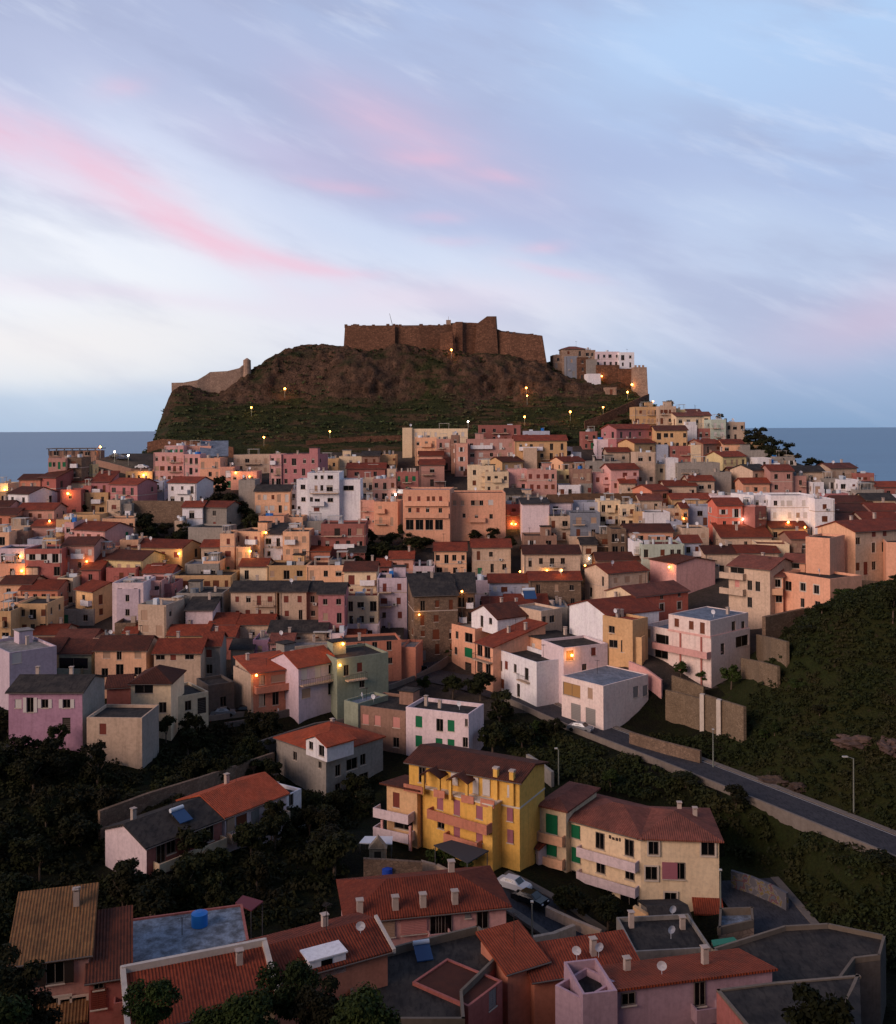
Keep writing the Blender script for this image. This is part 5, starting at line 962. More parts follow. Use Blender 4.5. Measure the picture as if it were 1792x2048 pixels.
px, py = pixel_of(X, Y, Z); cx = (px[:-1, :-1]+px[1:, 1:])/2; cy = (py[:-1, :-1]+py[1:, 1:])/2; Yc = (Y[:-1, :-1]+Y[1:, 1:])/2; Xc = (X[:-1, :-1]+X[1:, 1:])/2
mi = np.zeros(cx.shape, int)
town = (Yc > 186) & (Yc < 352); mi[town] = 1
mi[(Yc > 176) & (Yc <= 186) & (cx > 250) & (cx < 1450)] = 1
mi[(cx > 1440) & (Yc < 185) & (Yc > 112)] = 2; mi[Yc >= 352] = 3
gridmesh('ground', X, Y, Zg, [MG_green, MG_town, MG_mound, MG_rock], mi.ravel())
# rock hill below the fortress: fine sheet with real relief
xs = np.arange(-132, 112, .9); ys = np.concatenate([np.arange(346, 420, .75), np.arange(420, 462, 2.)])
X, Y = np.meshgrid(xs, ys); Z = terr(X.ravel(), Y.ravel()).reshape(X.shape)
Xf, Yf, Zf = X.ravel().copy(), Y.ravel().copy(), Z.ravel().copy(); sl = np.clip((Zf-10)/6, 0, 1)*np.clip((Yf-384)/8, 0, 1)
for i in range(len(Xf)):
    v = Vector((Xf[i]*.055, Yf[i]*.02, Zf[i]*.05)); a = noise.ridged_multi_fractal(v, .8, 2.1, 5, 1.0, 2.0)-1.1
    b = noise.fractal(Vector((Xf[i]*.3, Yf[i]*.3, Zf[i]*.35)), .7, 2.0, 4); ter = noise.noise(Vector((Xf[i]*.03, 7.1, Zf[i]*.2)))
    e = min(1, max(0, (Yf[i]-352)/8))
    Zf[i] += sl[i]*(a*.7+b*.8)+(1-sl[i])*e*(b*.55)
    if sl[i] < .6 and e > 0:
        s = (Zf[i]+ter*3)/2.6; fr = s-math.floor(s); k = fr*fr*fr; Zf[i] += (k-fr)*2.6*.55*e
    lf = noise.fractal(Vector((Xf[i]*.045, 3.3, Zf[i]*.02)), .7, 2.0, 3)
    Yf[i] += -sl[i]*(a*2.6+b*1.2+lf*4.5)
edge = np.minimum(np.minimum((Xf+132)/8, (112-Xf)/8), 1); Zf = Zf-.0-(1-np.clip(edge, 0, 1))*4 - np.where(Yf < 350, (350-Yf)*.6, 0)
gridmesh('rock_hill', Xf.reshape(X.shape), Yf.reshape(X.shape), Zf.reshape(X.shape), [MG_rock])
# sea
m, nt, bs = newmat('sea water'); geo = nt.nodes.new('ShaderNodeNewGeometry'); pos = geo.outputs['Position']
n1 = noise_(nt, .03, 6, mapv(nt, pos, (.5, 1.6, 1)), .65); n2 = noise_(nt, .004, 4, mapv(nt, pos, (.4, 1.5, 1)), .55)
nt.links.new(mixc(nt, n2, lin('#38688c'), lin('#477c9e')), bs.inputs['Base Color']); bs.inputs['Roughness'].default_value = .42; bs.inputs['Specular IOR Level'].default_value = .28
bump(nt, bs, n1, .8, 2.5)
mb = MB(); mb.poly([(-60000, -800, -73), (60000, -800, -73), (60000, 70000, -73), (-60000, 70000, -73)])
tag(mb.build('sea', m), kind='structure')
# roads
asph = flatroof('asphalt', '#3c3d42', '#48484c', .8); conc = plaster('kerb concrete', '#756b62', .5); paint = plain('road paint', '#b8b4ae', .7)
def road(name, pts, hw, kerb_sides=(1,), line=False, wall=0, mat=None):
    mb = MB(); k = MB(); ln = MB(); L = []; Rr = []
    for i, p in enumerate(pts):
        d = (pts[min(i+1, len(pts)-1)]-pts[max(i-1, 0)]); d.z = 0; d.normalize(); n = Vector((-d.y, d.x, 0)); L.append(p+n*hw); Rr.append(p-n*hw)
    nrm = [((a-b).normalized()) for a, b in zip(L, Rr)]
    for i in range(len(pts)-1):
        mb.poly([Rr[i]+Vector((0,0,.04)), Rr[i+1]+Vector((0,0,.04)), L[i+1]+Vector((0,0,.04)), L[i]+Vector((0,0,.04))])
        for s in kerb_sides:
            E0, E1 = (L[i], L[i+1]) if s > 0 else (Rr[i], Rr[i+1]); o0 = nrm[i]*s; o1 = nrm[i+1]*s; h = .14 if not wall or s != wall else .75; wd = 1.0 if h < .5 else .35
            A, B, C2, D = E0, E1, E1+o1*wd, E0+o0*wd; up = Vector((0, 0, h)); dn = Vector((0, 0, -1.0))
            k.poly([A+up, B+up, C2+up, D+up]); k.poly([A+dn, B+dn, B+up, A+up]); k.poly([D+dn, C2+dn, C2+up, D+up])
        if line:
            for s in (-1, 1):
                q0 = pts[i]+nrm[i]*s*(hw-.35)+Vector((0, 0, .045)); q1 = pts[i+1]+nrm[i+1]*s*(hw-.35)+Vector((0, 0, .045))
                ln.poly([q0, q1, q1+nrm[i+1]*.12, q0+nrm[i]*.12])
    tag(mb.build(name, mat or asph), kind='structure')
    if k.f: tag(k.build('kerb', conc), kind='structure')
    if ln.f: tag(ln.build('road_marking', paint), kind='structure')
road('road', R_hill, 3.3, (1, -1), True, wall=-1); road('road', R_mid, 3.6, (1, -1), False, wall=-1); road('street', R_sq, 4.5, ()); road('road', R_low, 4.0, (1,)); road('street', R_ctr, 2.6, (1, -1))
# ---------------------------------------------------------------- world
W = bpy.data.worlds.new('World'); SC.world = W; W.use_nodes = True; nt = W.node_tree; nt.nodes.clear()
tcn = nt.nodes.new('ShaderNodeTexCoord'); sp = nt.nodes.new('ShaderNodeSeparateXYZ'); nt.links.new(tcn.outputs['Generated'], sp.inputs[0])
dx, dy_, dz = sp.outputs
hl = mth(nt, 'SQRT', mth(nt, 'ADD', mth(nt, 'MULTIPLY', dx, dx), mth(nt, 'MULTIPLY', dy_, dy_)))
v = mth(nt, 'DIVIDE', dz, mth(nt, 'MAXIMUM', hl, .02)); u = mth(nt, 'ARCTAN2', dx, dy_)
vc = mth(nt, 'MULTIPLY', mth(nt, 'MINIMUM', mth(nt, 'MAXIMUM', v, 0.0), 1.0), 1.0)
rgb = lambda r, g, b: lin('#%02x%02x%02x' % (r, g, b))
cb = nt.nodes.new('ShaderNodeCombineXYZ'); nt.links.new(u, cb.inputs[0]); nt.links.new(v, cb.inputs[1]); P = cb.outputs[0]
def cl(scale, sx, sy, rot, loc=(0, 0, 0), det=5, rough=.5):
    return noise_(nt, scale, det, mapv(nt, mapv(nt, P, (1, 1, 1), loc=loc, rot=(0, 0, rot)), (sx, sy, 1)), rough)
n1 = cl(4.5, .7, 1.6, .4, (1.3, .4, 0), 7, .55); n2 = cl(4.5, .7, 1.6, .4, (7.3, 2.4, 0), 7, .55); fine = cl(16, .45, 2.2, .42, (3.1, 1.4, 0), 7, .6); mid = cl(8, .5, 1.8, .3, (5.1, 4.4, 0), 6, .55)
lowf = ramp(nt, v, [(0.01, g4(.15)), (.12, g4(1))])
uw = mth(nt, 'ADD', u, mth(nt, 'MULTIPLY', mth(nt, 'MULTIPLY', mth(nt, 'SUBTRACT', n1, .5), .22), lowf)); vw = mth(nt, 'ADD', v, mth(nt, 'MULTIPLY', mth(nt, 'MULTIPLY', mth(nt, 'SUBTRACT', n2, .5), .13), lowf))
vc = mth(nt, 'MINIMUM', mth(nt, 'MAXIMUM', vw, 0.0), 1.0)
Lr = ramp(nt, vc, [(0, rgb(176,197,222)), (.035, rgb(192,209,230)), (.06, rgb(226,232,240)), (.13, rgb(240,243,250)), (.2, rgb(236,240,252)), (.27, rgb(214,220,243)), (.34, rgb(186,195,226)), (.42, rgb(170,181,213)), (1, rgb(84,92,128))])
Mr = ramp(nt, vc, [(0, rgb(160,184,212)), (.05, rgb(200,212,232)), (.1, rgb(224,226,240)), (.15, rgb(212,221,242)), (.2, rgb(188,200,232)), (.26, rgb(176,187,221)), (.33, rgb(178,190,223)), (.42, rgb(176,193,229)), (1, rgb(82,94,132))])
Rr_ = ramp(nt, vc, [(0, rgb(134,164,200)), (.05, rgb(158,180,214)), (.09, rgb(186,198,226)), (.14, rgb(188,203,232)), (.22, rgb(176,194,230)), (.3, rgb(178,200,236)), (.4, rgb(178,208,245)), (1, rgb(80,98,138))])
um = mth(nt, 'MULTIPLY_ADD', uw, 1.0, .5)
base = mixc(nt, ramp(nt, um, [(.1, g4(0)), (.52, g4(1))], 'EASE'), Lr, Mr); base = mixc(nt, ramp(nt, um, [(.52, g4(0)), (.85, g4(1))], 'EASE'), base, Rr_)
um2 = mth(nt, 'ADD', mth(nt, 'MULTIPLY', uw, .3), mth(nt, 'MULTIPLY', u, .7)); vm2 = mth(nt, 'ADD', mth(nt, 'MULTIPLY', vw, .3), mth(nt, 'MULTIPLY', v, .7))
def gauss2(px, py, rx, ry, ang=0):
    a_, b_ = (px-PX)/F, -(py-PY)/F; ca, sa = math.cos(ang), math.sin(ang)
    du = mth(nt, 'SUBTRACT', um2, a_); dv = mth(nt, 'SUBTRACT', vm2, b_)
    x_ = mth(nt, 'DIVIDE', mth(nt, 'ADD', mth(nt, 'MULTIPLY', du, ca), mth(nt, 'MULTIPLY', dv, sa)), rx/F); y_ = mth(nt, 'DIVIDE', mth(nt, 'ADD', mth(nt, 'MULTIPLY', du, -sa), mth(nt, 'MULTIPLY', dv, ca)), ry/F)
    return mth(nt, 'POWER', 2.718, mth(nt, 'MULTIPLY', mth(nt, 'ADD', mth(nt, 'MULTIPLY', x_, x_), mth(nt, 'MULTIPLY', y_, y_)), -1.0))
tx = ramp(nt, fine, [(.3, g4(.6)), (.6, g4(1))])
base = mixc(nt, mth(nt, 'MULTIPLY', mth(nt, 'MULTIPLY', ramp(nt, mid, [(.45, g4(0)), (.65, g4(1))], 'EASE'), .5), lowf), base, rgb(166,175,208))
base = mixc(nt, mth(nt, 'MULTIPLY', mth(nt, 'MULTIPLY', ramp(nt, fine, [(.5, g4(0)), (.7, g4(1))], 'EASE'), .3), lowf), base, rgb(222,230,248))
for px_, py_, rx_, ry_, an, col_, st_ in [(700,170,420,60,-.35,(178,188,222),.7),(1000,400,420,75,-.45,(176,187,222),.7),(420,360,260,40,-.5,(214,223,246),.7),(720,460,240,38,-.4,(208,220,244),.7),(1330,120,220,120,.2,(184,212,248),.7),(1450,440,200,60,-.3,(198,214,240),.6),
   (1250,330,300,60,-.3,(172,186,224),.5),(100,540,420,110,0,(242,245,252),.6),(820,600,260,34,0,(234,220,236),.6),(1720,660,190,60,.2,(206,188,214),.65),(250,600,400,20,-.08,(232,216,234),.4),(120,690,420,60,0,(245,240,240),.7),(620,330,200,60,-.3,(200,190,222),.5)]:
    base = mixc(nt, mth(nt, 'MULTIPLY', gauss2(px_, py_, rx_, ry_, an), st_), base, rgb(*col_))
tx2 = mth(nt, 'MULTIPLY', tx, ramp(nt, mid, [(.3, g4(.45)), (.55, g4(1))]))
for px_, py_, rx_, ry_, an, st_ in [(60,318,200,50,-.3,.9),(260,385,160,36,-.55,1),(420,475,150,27,-.5,1),(560,520,150,20,-.25,.95),(690,545,90,10,-.1,.5),(270,203,60,18,.2,.55),(790,240,170,62,-.4,.45),(860,310,60,15,-.1,.6),(930,330,190,70,-.4,.28),(1000,355,60,14,-.2,.65),(880,435,55,13,0,.45),(700,372,80,14,-.1,.5),(1080,500,45,13,.1,.55),(1105,552,90,12,-.2,.55),(920,488,60,12,0,.4)]:
    base = mixc(nt, mth(nt, 'MULTIPLY', mth(nt, 'MULTIPLY', gauss2(px_, py_, rx_, ry_, an), tx2), st_*.8), base, rgb(246,192,213))
bk = ramp(nt, mth(nt, 'MULTIPLY_ADD', dy_, .5, .5), [(.15, g4(.5)), (.62, g4(1))]); base = mixc(nt, 1.0, base, bk, 'MULTIPLY')
sky = nt.nodes.new('ShaderNodeTexSky'); sky.sky_type = 'NISHITA'; sky.sun_disc = False; sky.sun_elevation = R3(9); sky.sun_rotation = R3(248)
bg1 = nt.nodes.new('ShaderNodeBackground'); bg2 = nt.nodes.new('ShaderNodeBackground'); add = nt.nodes.new('ShaderNodeAddShader'); out = nt.nodes.new('ShaderNodeOutputWorld')
nt.links.new(base, bg1.inputs[0]); bg1.inputs[1].default_value = 1.0; nt.links.new(sky.outputs[0], bg2.inputs[0]); bg2.inputs[1].default_value = .004
nt.links.new(bg1.outputs[0], add.inputs[0]); nt.links.new(bg2.outputs[0], add.inputs[1]); nt.links.new(add.outputs[0], out.inputs[0])
sun = bpy.data.lights.new('sun', 'SUN'); sun.energy = 2.7; sun.angle = R3(36); sun.color = (1, .71, .58)
so = bpy.data.objects.new('sun', sun); COL.objects.link(so)
so.rotation_euler = Vector((.72, .60, -.36)).to_track_quat('-Z', 'Y').to_euler()
# ---------------------------------------------------------------- camera
cam = bpy.data.cameras.new('camera'); co = bpy.data.objects.new('camera', cam); COL.objects.link(co); SC.camera = co
cam.sensor_fit = 'VERTICAL'; cam.sensor_height = 36; cam.lens = 36*F/2048; cam.shift_y = -(1024-PY)/2048; cam.clip_start = .5; cam.clip_end = 100000
Rv, Uv, Fv = Vector((CR, 0, -SR)), Vector((SR, 0, CR)), Vector((0, 1, 0))
co.matrix_world = Matrix(((Rv.x, Uv.x, -Fv.x, 0), (Rv.y, Uv.y, -Fv.y, 0), (Rv.z, Uv.z, -Fv.z, 0), (0, 0, 0, 1)))
SC.view_settings.view_transform = 'Standard'; SC.view_settings.look = 'None'; SC.view_settings.exposure = 0; SC.view_settings.gamma = 1
# ---------------------------------------------------------------- vegetation
def leafmat(name, h1, h2, h3):
    m, nt, bs = newmat(name); geo = nt.nodes.new('ShaderNodeNewGeometry'); oi = nt.nodes.new('ShaderNodeObjectInfo')
    a = noise_(nt, 1.3, 3, geo.outputs['Position']); b = noise_(nt, .12, 4, geo.outputs['Position'])
    o = mixc(nt, ramp(nt, a, [(.35, g4(0)), (.65, g4(1))]), lin(h1), lin(h2)); o = mixc(nt, ramp(nt, b, [(.45, g4(0)), (.68, g4(1))]), o, lin(h3))
    hs = nt.nodes.new('ShaderNodeHueSaturation'); nt.links.new(o, hs.inputs['Color']); nt.links.new(mth(nt, 'MULTIPLY_ADD', oi.outputs['Random'], .6, .7), hs.inputs['Value'])
    nt.links.new(hs.outputs[0], bs.inputs['Base Color']); bs.inputs['Roughness'].default_value = .8; bs.inputs['Specular IOR Level'].default_value = .15
    return m
LM = leafmat('leaves dark', '#181c0a', '#282c14', '#231f11'); LM2 = leafmat('scrub leaves', '#1a210e', '#2b3216', '#33301a'); LM3 = leafmat('castle scrub', '#26301a', '#445030', '#4f4832'); LMY = leafmat('leaves green', '#222e11', '#33401b', '#293216')
BARK = plaster('bark', '#5a4a3c', .6)
def leafcloud(C, Rr, per, size, up=.3, flat=1.0):
    """C (n,3) clump centres, Rr (n,) radii -> arrays of quad corners"""
    n = len(C); c0 = np.repeat(C, per, 0); r = np.repeat(Rr, per)
    d = RNG.normal(size=(n*per, 3)); d /= np.linalg.norm(d, axis=1)[:, None]; d[:, 2] = np.abs(d[:, 2])*.75+d[:, 2]*.25
    p = c0 + d*(r*(.55+.5*RNG.random(n*per)))[:, None]*np.array([1, 1, flat])
    nn = d + RNG.normal(size=d.shape)*.7 + np.array([0, 0, up]); nn /= np.linalg.norm(nn, axis=1)[:, None]
    t = RNG.normal(size=d.shape); t -= (t*nn).sum(1)[:, None]*nn; t /= np.linalg.norm(t, axis=1)[:, None]; b = np.cross(nn, t)
    s = (size*(.6+.8*RNG.random(n*per)))[:, None]
    return np.stack([p-t*s, p-b*s*.55, p+t*s, p+b*s*.55], 1)
def quadmesh(name, Q, mat):
    me = bpy.data.meshes.new(name); n = len(Q); me.vertices.add(n*4); me.vertices.foreach_set('co', Q.reshape(-1).astype(np.float32))
    me.loops.add(n*4); me.loops.foreach_set('vertex_index', np.arange(n*4, dtype=np.int32)); me.polygons.add(n); me.polygons.foreach_set('loop_start', (np.arange(n)*4).astype(np.int32))
    me.materials.append(mat); me.update(); me.validate(); return me
def crown(seed, r, h, nclump, per, size, mat):
    global RNG
    RNG = np.random.default_rng(seed); C = []
    for i in range(nclump):
        a = RNG.random()*6.283; rr = r*.72*math.sqrt(RNG.random()); z = (RNG.random()-.5)*h*.8; k = 1-(abs(z)/(h*.62))**2; C.append((rr*k*math.cos(a), rr*k*math.sin(a), z))
    C = np.array(C); return quadmesh('crown', leafcloud(C, (.24+.2*RNG.random(nclump))*r, per, size), mat)
CROWNS = {'a':[crown(s, 2.4, 3.2, 16, 150, .22, LM) for s in range(4)], 'b':[crown(20+s, 2.4, 3.0, 22, 330, .13, LMY if s else LM) for s in range(3)], 'c':[crown(40+s, 2.2, 4.6, 16, 150, .22, LM) for s in range(2)], 'g':[crown(60+s, 2.2, 3.0, 16, 130, .22, LMY) for s in range(2)]}
def trunkmesh(seed, ht):
    r = random.Random(seed); mb = MB(); mb.tube((0, 0, -1), (.1, .05, ht*.55), .2, .13, 7)
    for k in range(4):
        a = k*1.57+r.random(); mb.tube((.1, .05, ht*(.4+.1*k/3)), (.1+math.cos(a)*1.2, math.sin(a)*1.2, ht*.8+r.random()*.5), .1, .03, 5)
    return mb.mesh('trunk', BARK)
TR = [trunkmesh(i, 3.4) for i in range(3)]
def tree(x, y, z, ht, rad, kind='a', label=None, group=None):
    r = empty('tree', (x, y, z), random.random()*6.28); s = rad/2.4; ch_ = min(ht*.8, rad*1.5)
    o = bpy.data.objects.new('trunk', random.choice(TR)); link(o, r); o.scale = (s, s, max(.3, (ht-ch_*.35)/3.4)); 
    o = bpy.data.objects.new('crown', random.choice(CROWNS[kind])); link(o, r); o.location = (0, 0, ht-ch_*.5); o.scale = (s, s, ch_/3.2)
    tag(r, label, 'tree', group); return r
def foot(X, Y, m=.6):
    ins = np.zeros(len(X), bool)
    for h in HOUSES:
        if not hasattr(h, 'D'): continue
        dx = X-h.ctr.x; dy = Y-h.ctr.y; a = -h.yaw; lx = dx*math.cos(a)-dy*math.sin(a); ly = dx*math.sin(a)+dy*math.cos(a)
        ins |= (np.abs(lx) < h.W/2+m) & (np.abs(ly) < h.D/2+m)
    for pts, hw in ROADS:
        for p in pts: ins |= np.hypot(X-p.x, Y-p.y) < hw+1.6+m*.4
    return ins
def inpoly(px, py, poly):
    ins = np.zeros(len(px), bool); n = len(poly)
    for i in range(n):
        x1, y1 = poly[i]; x2, y2 = poly[(i+1) % n]
        c_ = ((y1 > py) != (y2 > py)) & (px < (x2-x1)*(py-y1)/((y2-y1) or 1e-9)+x1); ins ^= c_
    return ins
def scatter(n, x0, x1, y0, y1, poly, m=.6):
    X = RNG.uniform(x0, x1, n*6); Y = RNG.uniform(y0, y1, n*6); Z = terr(X, Y); px, py = pixel_of(X, Y, Z); k = inpoly(px, py, poly) & ~foot(X, Y, m)
    X, Y, Z = X[k][:n], Y[k][:n], Z[k][:n]; return X, Y, Z
def scrub(name, label, n, box, poly, per, size, r0, r1, mat, flat=.7, m=.5):
    X, Y, Z = scatter(n, *box, poly, m); R_ = RNG.uniform(r0, r1, len(X))**1.0
    C = np.stack([X, Y, Z+R_*.15], -1); o = bpy.data.objects.new(name, quadmesh(name, leafcloud(C, R_, per, size, flat=flat), mat)); COL.objects.link(o); tag(o, label, None, None, 'stuff'); return o
LEFTV = [(-200,1440),(40,1440),(170,1500),(300,1520),(360,1450),(520,1450),(560,1500),(560,1640),(760,1560),(745,1620),(690,1660),(690,1750),(660,1760),(640,1850),(380,1880),(200,1880),(-200,1990)]
RIGHTB = [(1000,1440),(1100,1470),(1200,1500),(1400,1560),(1900,1740),(1990,2000),(1650,1900),(1560,1800),(1480,1760),(1440,1700),(1400,1620),(1300,1600),(1110,1560),(1000,1490)]
MOUND = [(1300,1470),(1455,1475),(1480,1440),(1540,1335),(1568,1270),(1610,1226),(1660,1175),(1792,1150),(2100,1150),(2100,1800),(1800,1690),(1600,1610),(1400,1530)]
scrub('undergrowth', 'dark undergrowth filling the left valley', 1500, (-110, 0, 95, 178), LEFTV, 46, .26, .5, 1.5, LM)
scrub('undergrowth', 'dark scrub on the bank below the road', 1500, (5, 110, 85, 175), RIGHTB, 46, .26, .5, 1.5, LM2)
scrub('undergrowth', 'low scrub and grass covering the right mound', 4200, (20, 130, 115, 186), MOUND, 34, .22, .25, 1.0, LM2, .6)
scrub('undergrowth', 'scrub in bands on the slope under the castle rock', 900, (-112, 95, 354, 396), [(-500,-500),(3000,-500),(3000,3000),(-500,3000)], 16, .42, .4, 1.3, LM3, .45, 0)
scrub('undergrowth', 'scrub clinging to the castle rock', 260, (-80, 60, 396, 410), [(-500,-500),(3000,-500),(3000,3000),(-500,3000)], 14, .42, .4, 1.3, LM3, .6, 0)
G1 = 'trees massed in the dark left valley'
X, Y, Z = scatter(95, -105, 2, 97, 172, LEFTV, 1.2)
for x, y, z in zip(X, Y, Z): tree(x, y, z, random.uniform(2.6, 5.2), random.uniform(1.6, 3.0), random.choice('aac'), 'dark leafy tree in the wooded valley at the left', G1)
X, Y, Z = scatter(46, 8, 105, 88, 172, RIGHTB, 1.0)
for x, y, z in zip(X, Y, Z): tree(x, y, z, random.uniform(1.8, 3.2), random.uniform(1.3, 2.4), random.choice('ag'), 'low bushy tree on the bank between the road and the cream house', 'bushy trees on the bank below the road')
X, Y, Z = scatter(22, 30, 125, 120, 184, MOUND, 1.0)
for x, y, z in zip(X, Y, Z): tree(x, y, z, random.uniform(1.3, 2.2), random.uniform(1.0, 1.9), random.choice('ag'), 'low bush on the big grassy mound at the right', 'bushes on the grassy mound')
def tp(px, ytop, ht, rad, label, kind='a', Y=None):
    p = hit(px, ytop, ht) if Y is None else at(px, ytop, Y); x, y = p.x, p.y; z = tz(x, y); H_ = p.z-z
    return tree(x, y, z, H_, rad, kind, label)
for px, yt, Yd, rad, lb, kd in [(8,1905,66,2.8,'leafy tree in the bottom left corner of the photo','b'),(70,1985,66,2.0,'leafy tree before the arched loggia at the bottom left','b'),(300,1962,66,1.9,'dark leafy tree in front of the wide brick red roof','b'),
     (430,2022,64,2.2,'low green tree under the middle of the wide brick red roof','b'),(575,1925,67,2.3,'tall leafy tree hiding the foot of the white dormer house','b'),(500,1995,63,2.4,'leafy tree below the gap between the two brick red roofs','b'),
     (650,1965,65,2.3,'leafy tree left of the dark roof terrace at the bottom edge','b'),(725,1990,63,2.4,'leafy tree overlapping the dark roof terrace at the bottom edge','b'),(0,2000,60,2.4,'dark tree cut off by the bottom left corner','b')]:
    tp(px, yt, 0, rad, lb, kd, Yd)
tp(1640, 1990, 0, 2.6, 'black looking tree overlapping the brick red flat roof at the bottom right', 'a', 71)
for px, yt, ht, rad, lb, kd in [(960,1345,5,3.0,'large dark tree beside the road in front of the white mural house','a'),(905,1355,4,2.4,'dark tree at the edge of the small square','a'),(1000,1390,5,3.0,'bare looking tree below the white mural house','c'),
     (1045,1450,4,2.6,'dark tree on the slope left of the pink garage house','a'),(985,1450,5,2.8,'dark tree right of the green shuttered block','a'),(848,1352,3.5,1.6,'small tree on the street corner by the sage green house','g'),
     (548,1610,5,2.2,'slender tree in front of the white house with orange roof','c'),(255,1735,4,2.8,'round dark tree before the pink gable of the grey roofed house','a'),(668,1665,5,3.0,'big dark tree left of the pink balcony wing','a'),(640,1610,4,2.3,'dark tree below the grey four storey house','a'),
     (880,1690,3,1.9,'leafy shrub tree beside the dark awning','g'),(930,1700,2.5,1.6,'round green shrub below the dark awning','g'),(1215,1800,3.5,2.2,'dense dark tree in front of the cream apartment house','a'),(1130,1775,3,2.0,'dark bushy tree at the left foot of the cream apartment house','a'),(1165,1790,2.6,1.8,'low dark tree between the lane and the cream apartment house','a'),
     (1362,1325,3,1.5,'small palm like tree on the modern house terrace','g'),(1405,1342,2.4,1.3,'small shrub tree in the modern house garden','g'),(1462,1330,4,2.1,'leafy garden tree right of the modern house','g'),(1785,1180,5,2.2,'dark tree at the right edge on the mound top','a'),
     (1435,1040,4,2.2,'single round tree in front of the bright red house','a'),(75,1025,4,2.2,'dark tree below the left white house','a'),(290,1030,6,3.8,'big round dark tree under the tall stone wall','a'),(300,1055,4,3.0,'dark tree mass under the grey blank wall','a'),(355,1062,4,3.0,'dark tree left of the grey blank house','a'),(470,1000,6,3.8,'tall dark tree in the gap left of the arcade house','a'),(505,1030,5,3.6,'dark tree left of the white house foot','a'),(430,985,6,3.6,'dark tree behind the two red roofed white houses','a'),(705,1110,4,3.2,'dark tree above the cream red roofed house','a'),(760,1085,5,3.8,'broad dark tree in the town hollow','a'),(795,1090,5,3.8,'second broad dark tree of the town hollow nearer the columns','a'),(830,1075,4,3.4,'dark tree at the foot of the columns','a'),(735,1060,5,3.2,'dark tree beside the dull red terrace house','a'),(330,1045,4,2.6,'dark tree right of the big round tree under the stone wall','a'),(365,1050,4,2.4,'brownish tree above the lit ochre house','c'),
     (335,932,4,2.4,'dark conical tree beside the pink group of houses','c'),(200,940,3,2.6,'dark shrub bank below the headland road','a'),(225,945,3,2.2,'shrub on the slope under the headland road','a'),(165,1008,3,2.2,'dark tree left of the long beige house','a'),(440,955,6,3.0,'dark tree right of the white house with grey side','a'),(455,985,6,3.2,'lower dark tree left of the arcade house','a'),(490,1010,5,3.0,'dark tree below the arcade house','a'),
     (747,1020,4,2.3,'dark shrub at the foot of the white apartment block','a'),(745,1085,4,2.8,'dark tree above the brown house in the hollow','a'),(780,1065,4,3.0,'leafy dark tree in the hollow below the orange peach block','a'),(815,1050,5,3.0,'large dark tree beside the block on columns','a'),(725,1100,4,2.6,'dark tree at the left end of the hollow','a'),(850,1075,3,2.6,'dark tree under the block on columns','a'),
     (950,1062,3,2.2,'dark hedge tree below the broad peach block','a'),(985,1058,4,2.2,'dark tree below the lit windows of the red house','a'),(1018,1075,4,2.4,'dark tree beside the twin beige house','a'),(880,1128,3,2.0,'dark tree in front of the red roofed twin house','a'),(1000,1120,3,1.9,'round dark tree right of the twin beige house','a'),
     (1170,860,4,3.0,'green tree mass left of the rose pink house on the right hill','g'),(1200,880,4,2.8,'green tree above the brown house on the right hill','g'),(1130,905,3,2.2,'dark green tree above the yellow and red roofed house','g'),(1250,838,3,2.6,'dark tree on the slope under the ramp wall','a'),(1130,870,3,2.6,'dark tree on the castle slope end','a'),(1090,855,3,2.4,'dark bush tree above the dull red house','a'),
     (1340,800,4,1.8,'dark tree on the skyline right of the ochre hotel','a'),(1490,865,6,3.6,'dark pine on the right skyline above the sea','c'),(1520,862,7,4.2,'tallest dark pine of the right skyline','c'),(1550,885,6,3.4,'dark pine on the seaward slope','c'),(1575,890,6,3.0,'dark pine at the outer end of the grove','c'),(1505,890,6,3.8,'dark pine behind the cream and grey houses','c'),
     (1530,880,8,4.5,'large dark pine low in the seaward grove','c'),(1560,905,7,4.2,'dark pine behind the ochre and beige roofs','c'),(1590,915,6,3.4,'lowest dark pine of the seaward grove','c'),(1500,875,7,4.4,'broad dark pine at the inner end of the grove','c'),(1540,900,7,4.2,'spreading dark pine in the middle of the grove','c'),(1620,915,4,2.4,'small dark pine left of the low seaside houses','a'),(1640,922,3,2.0,'small dark pine beside the low seaside houses','a'),(1440,828,2.5,1.6,'small dark tree between roofs on the right skyline','a'),(900,1290,3,1.7,'small shrub beside the orange corner house','g'),(780,1215,4,2.2,'dark tree between the cream houses and the stone building','a')]:
    tp(px, yt, ht, rad, lb, kd)
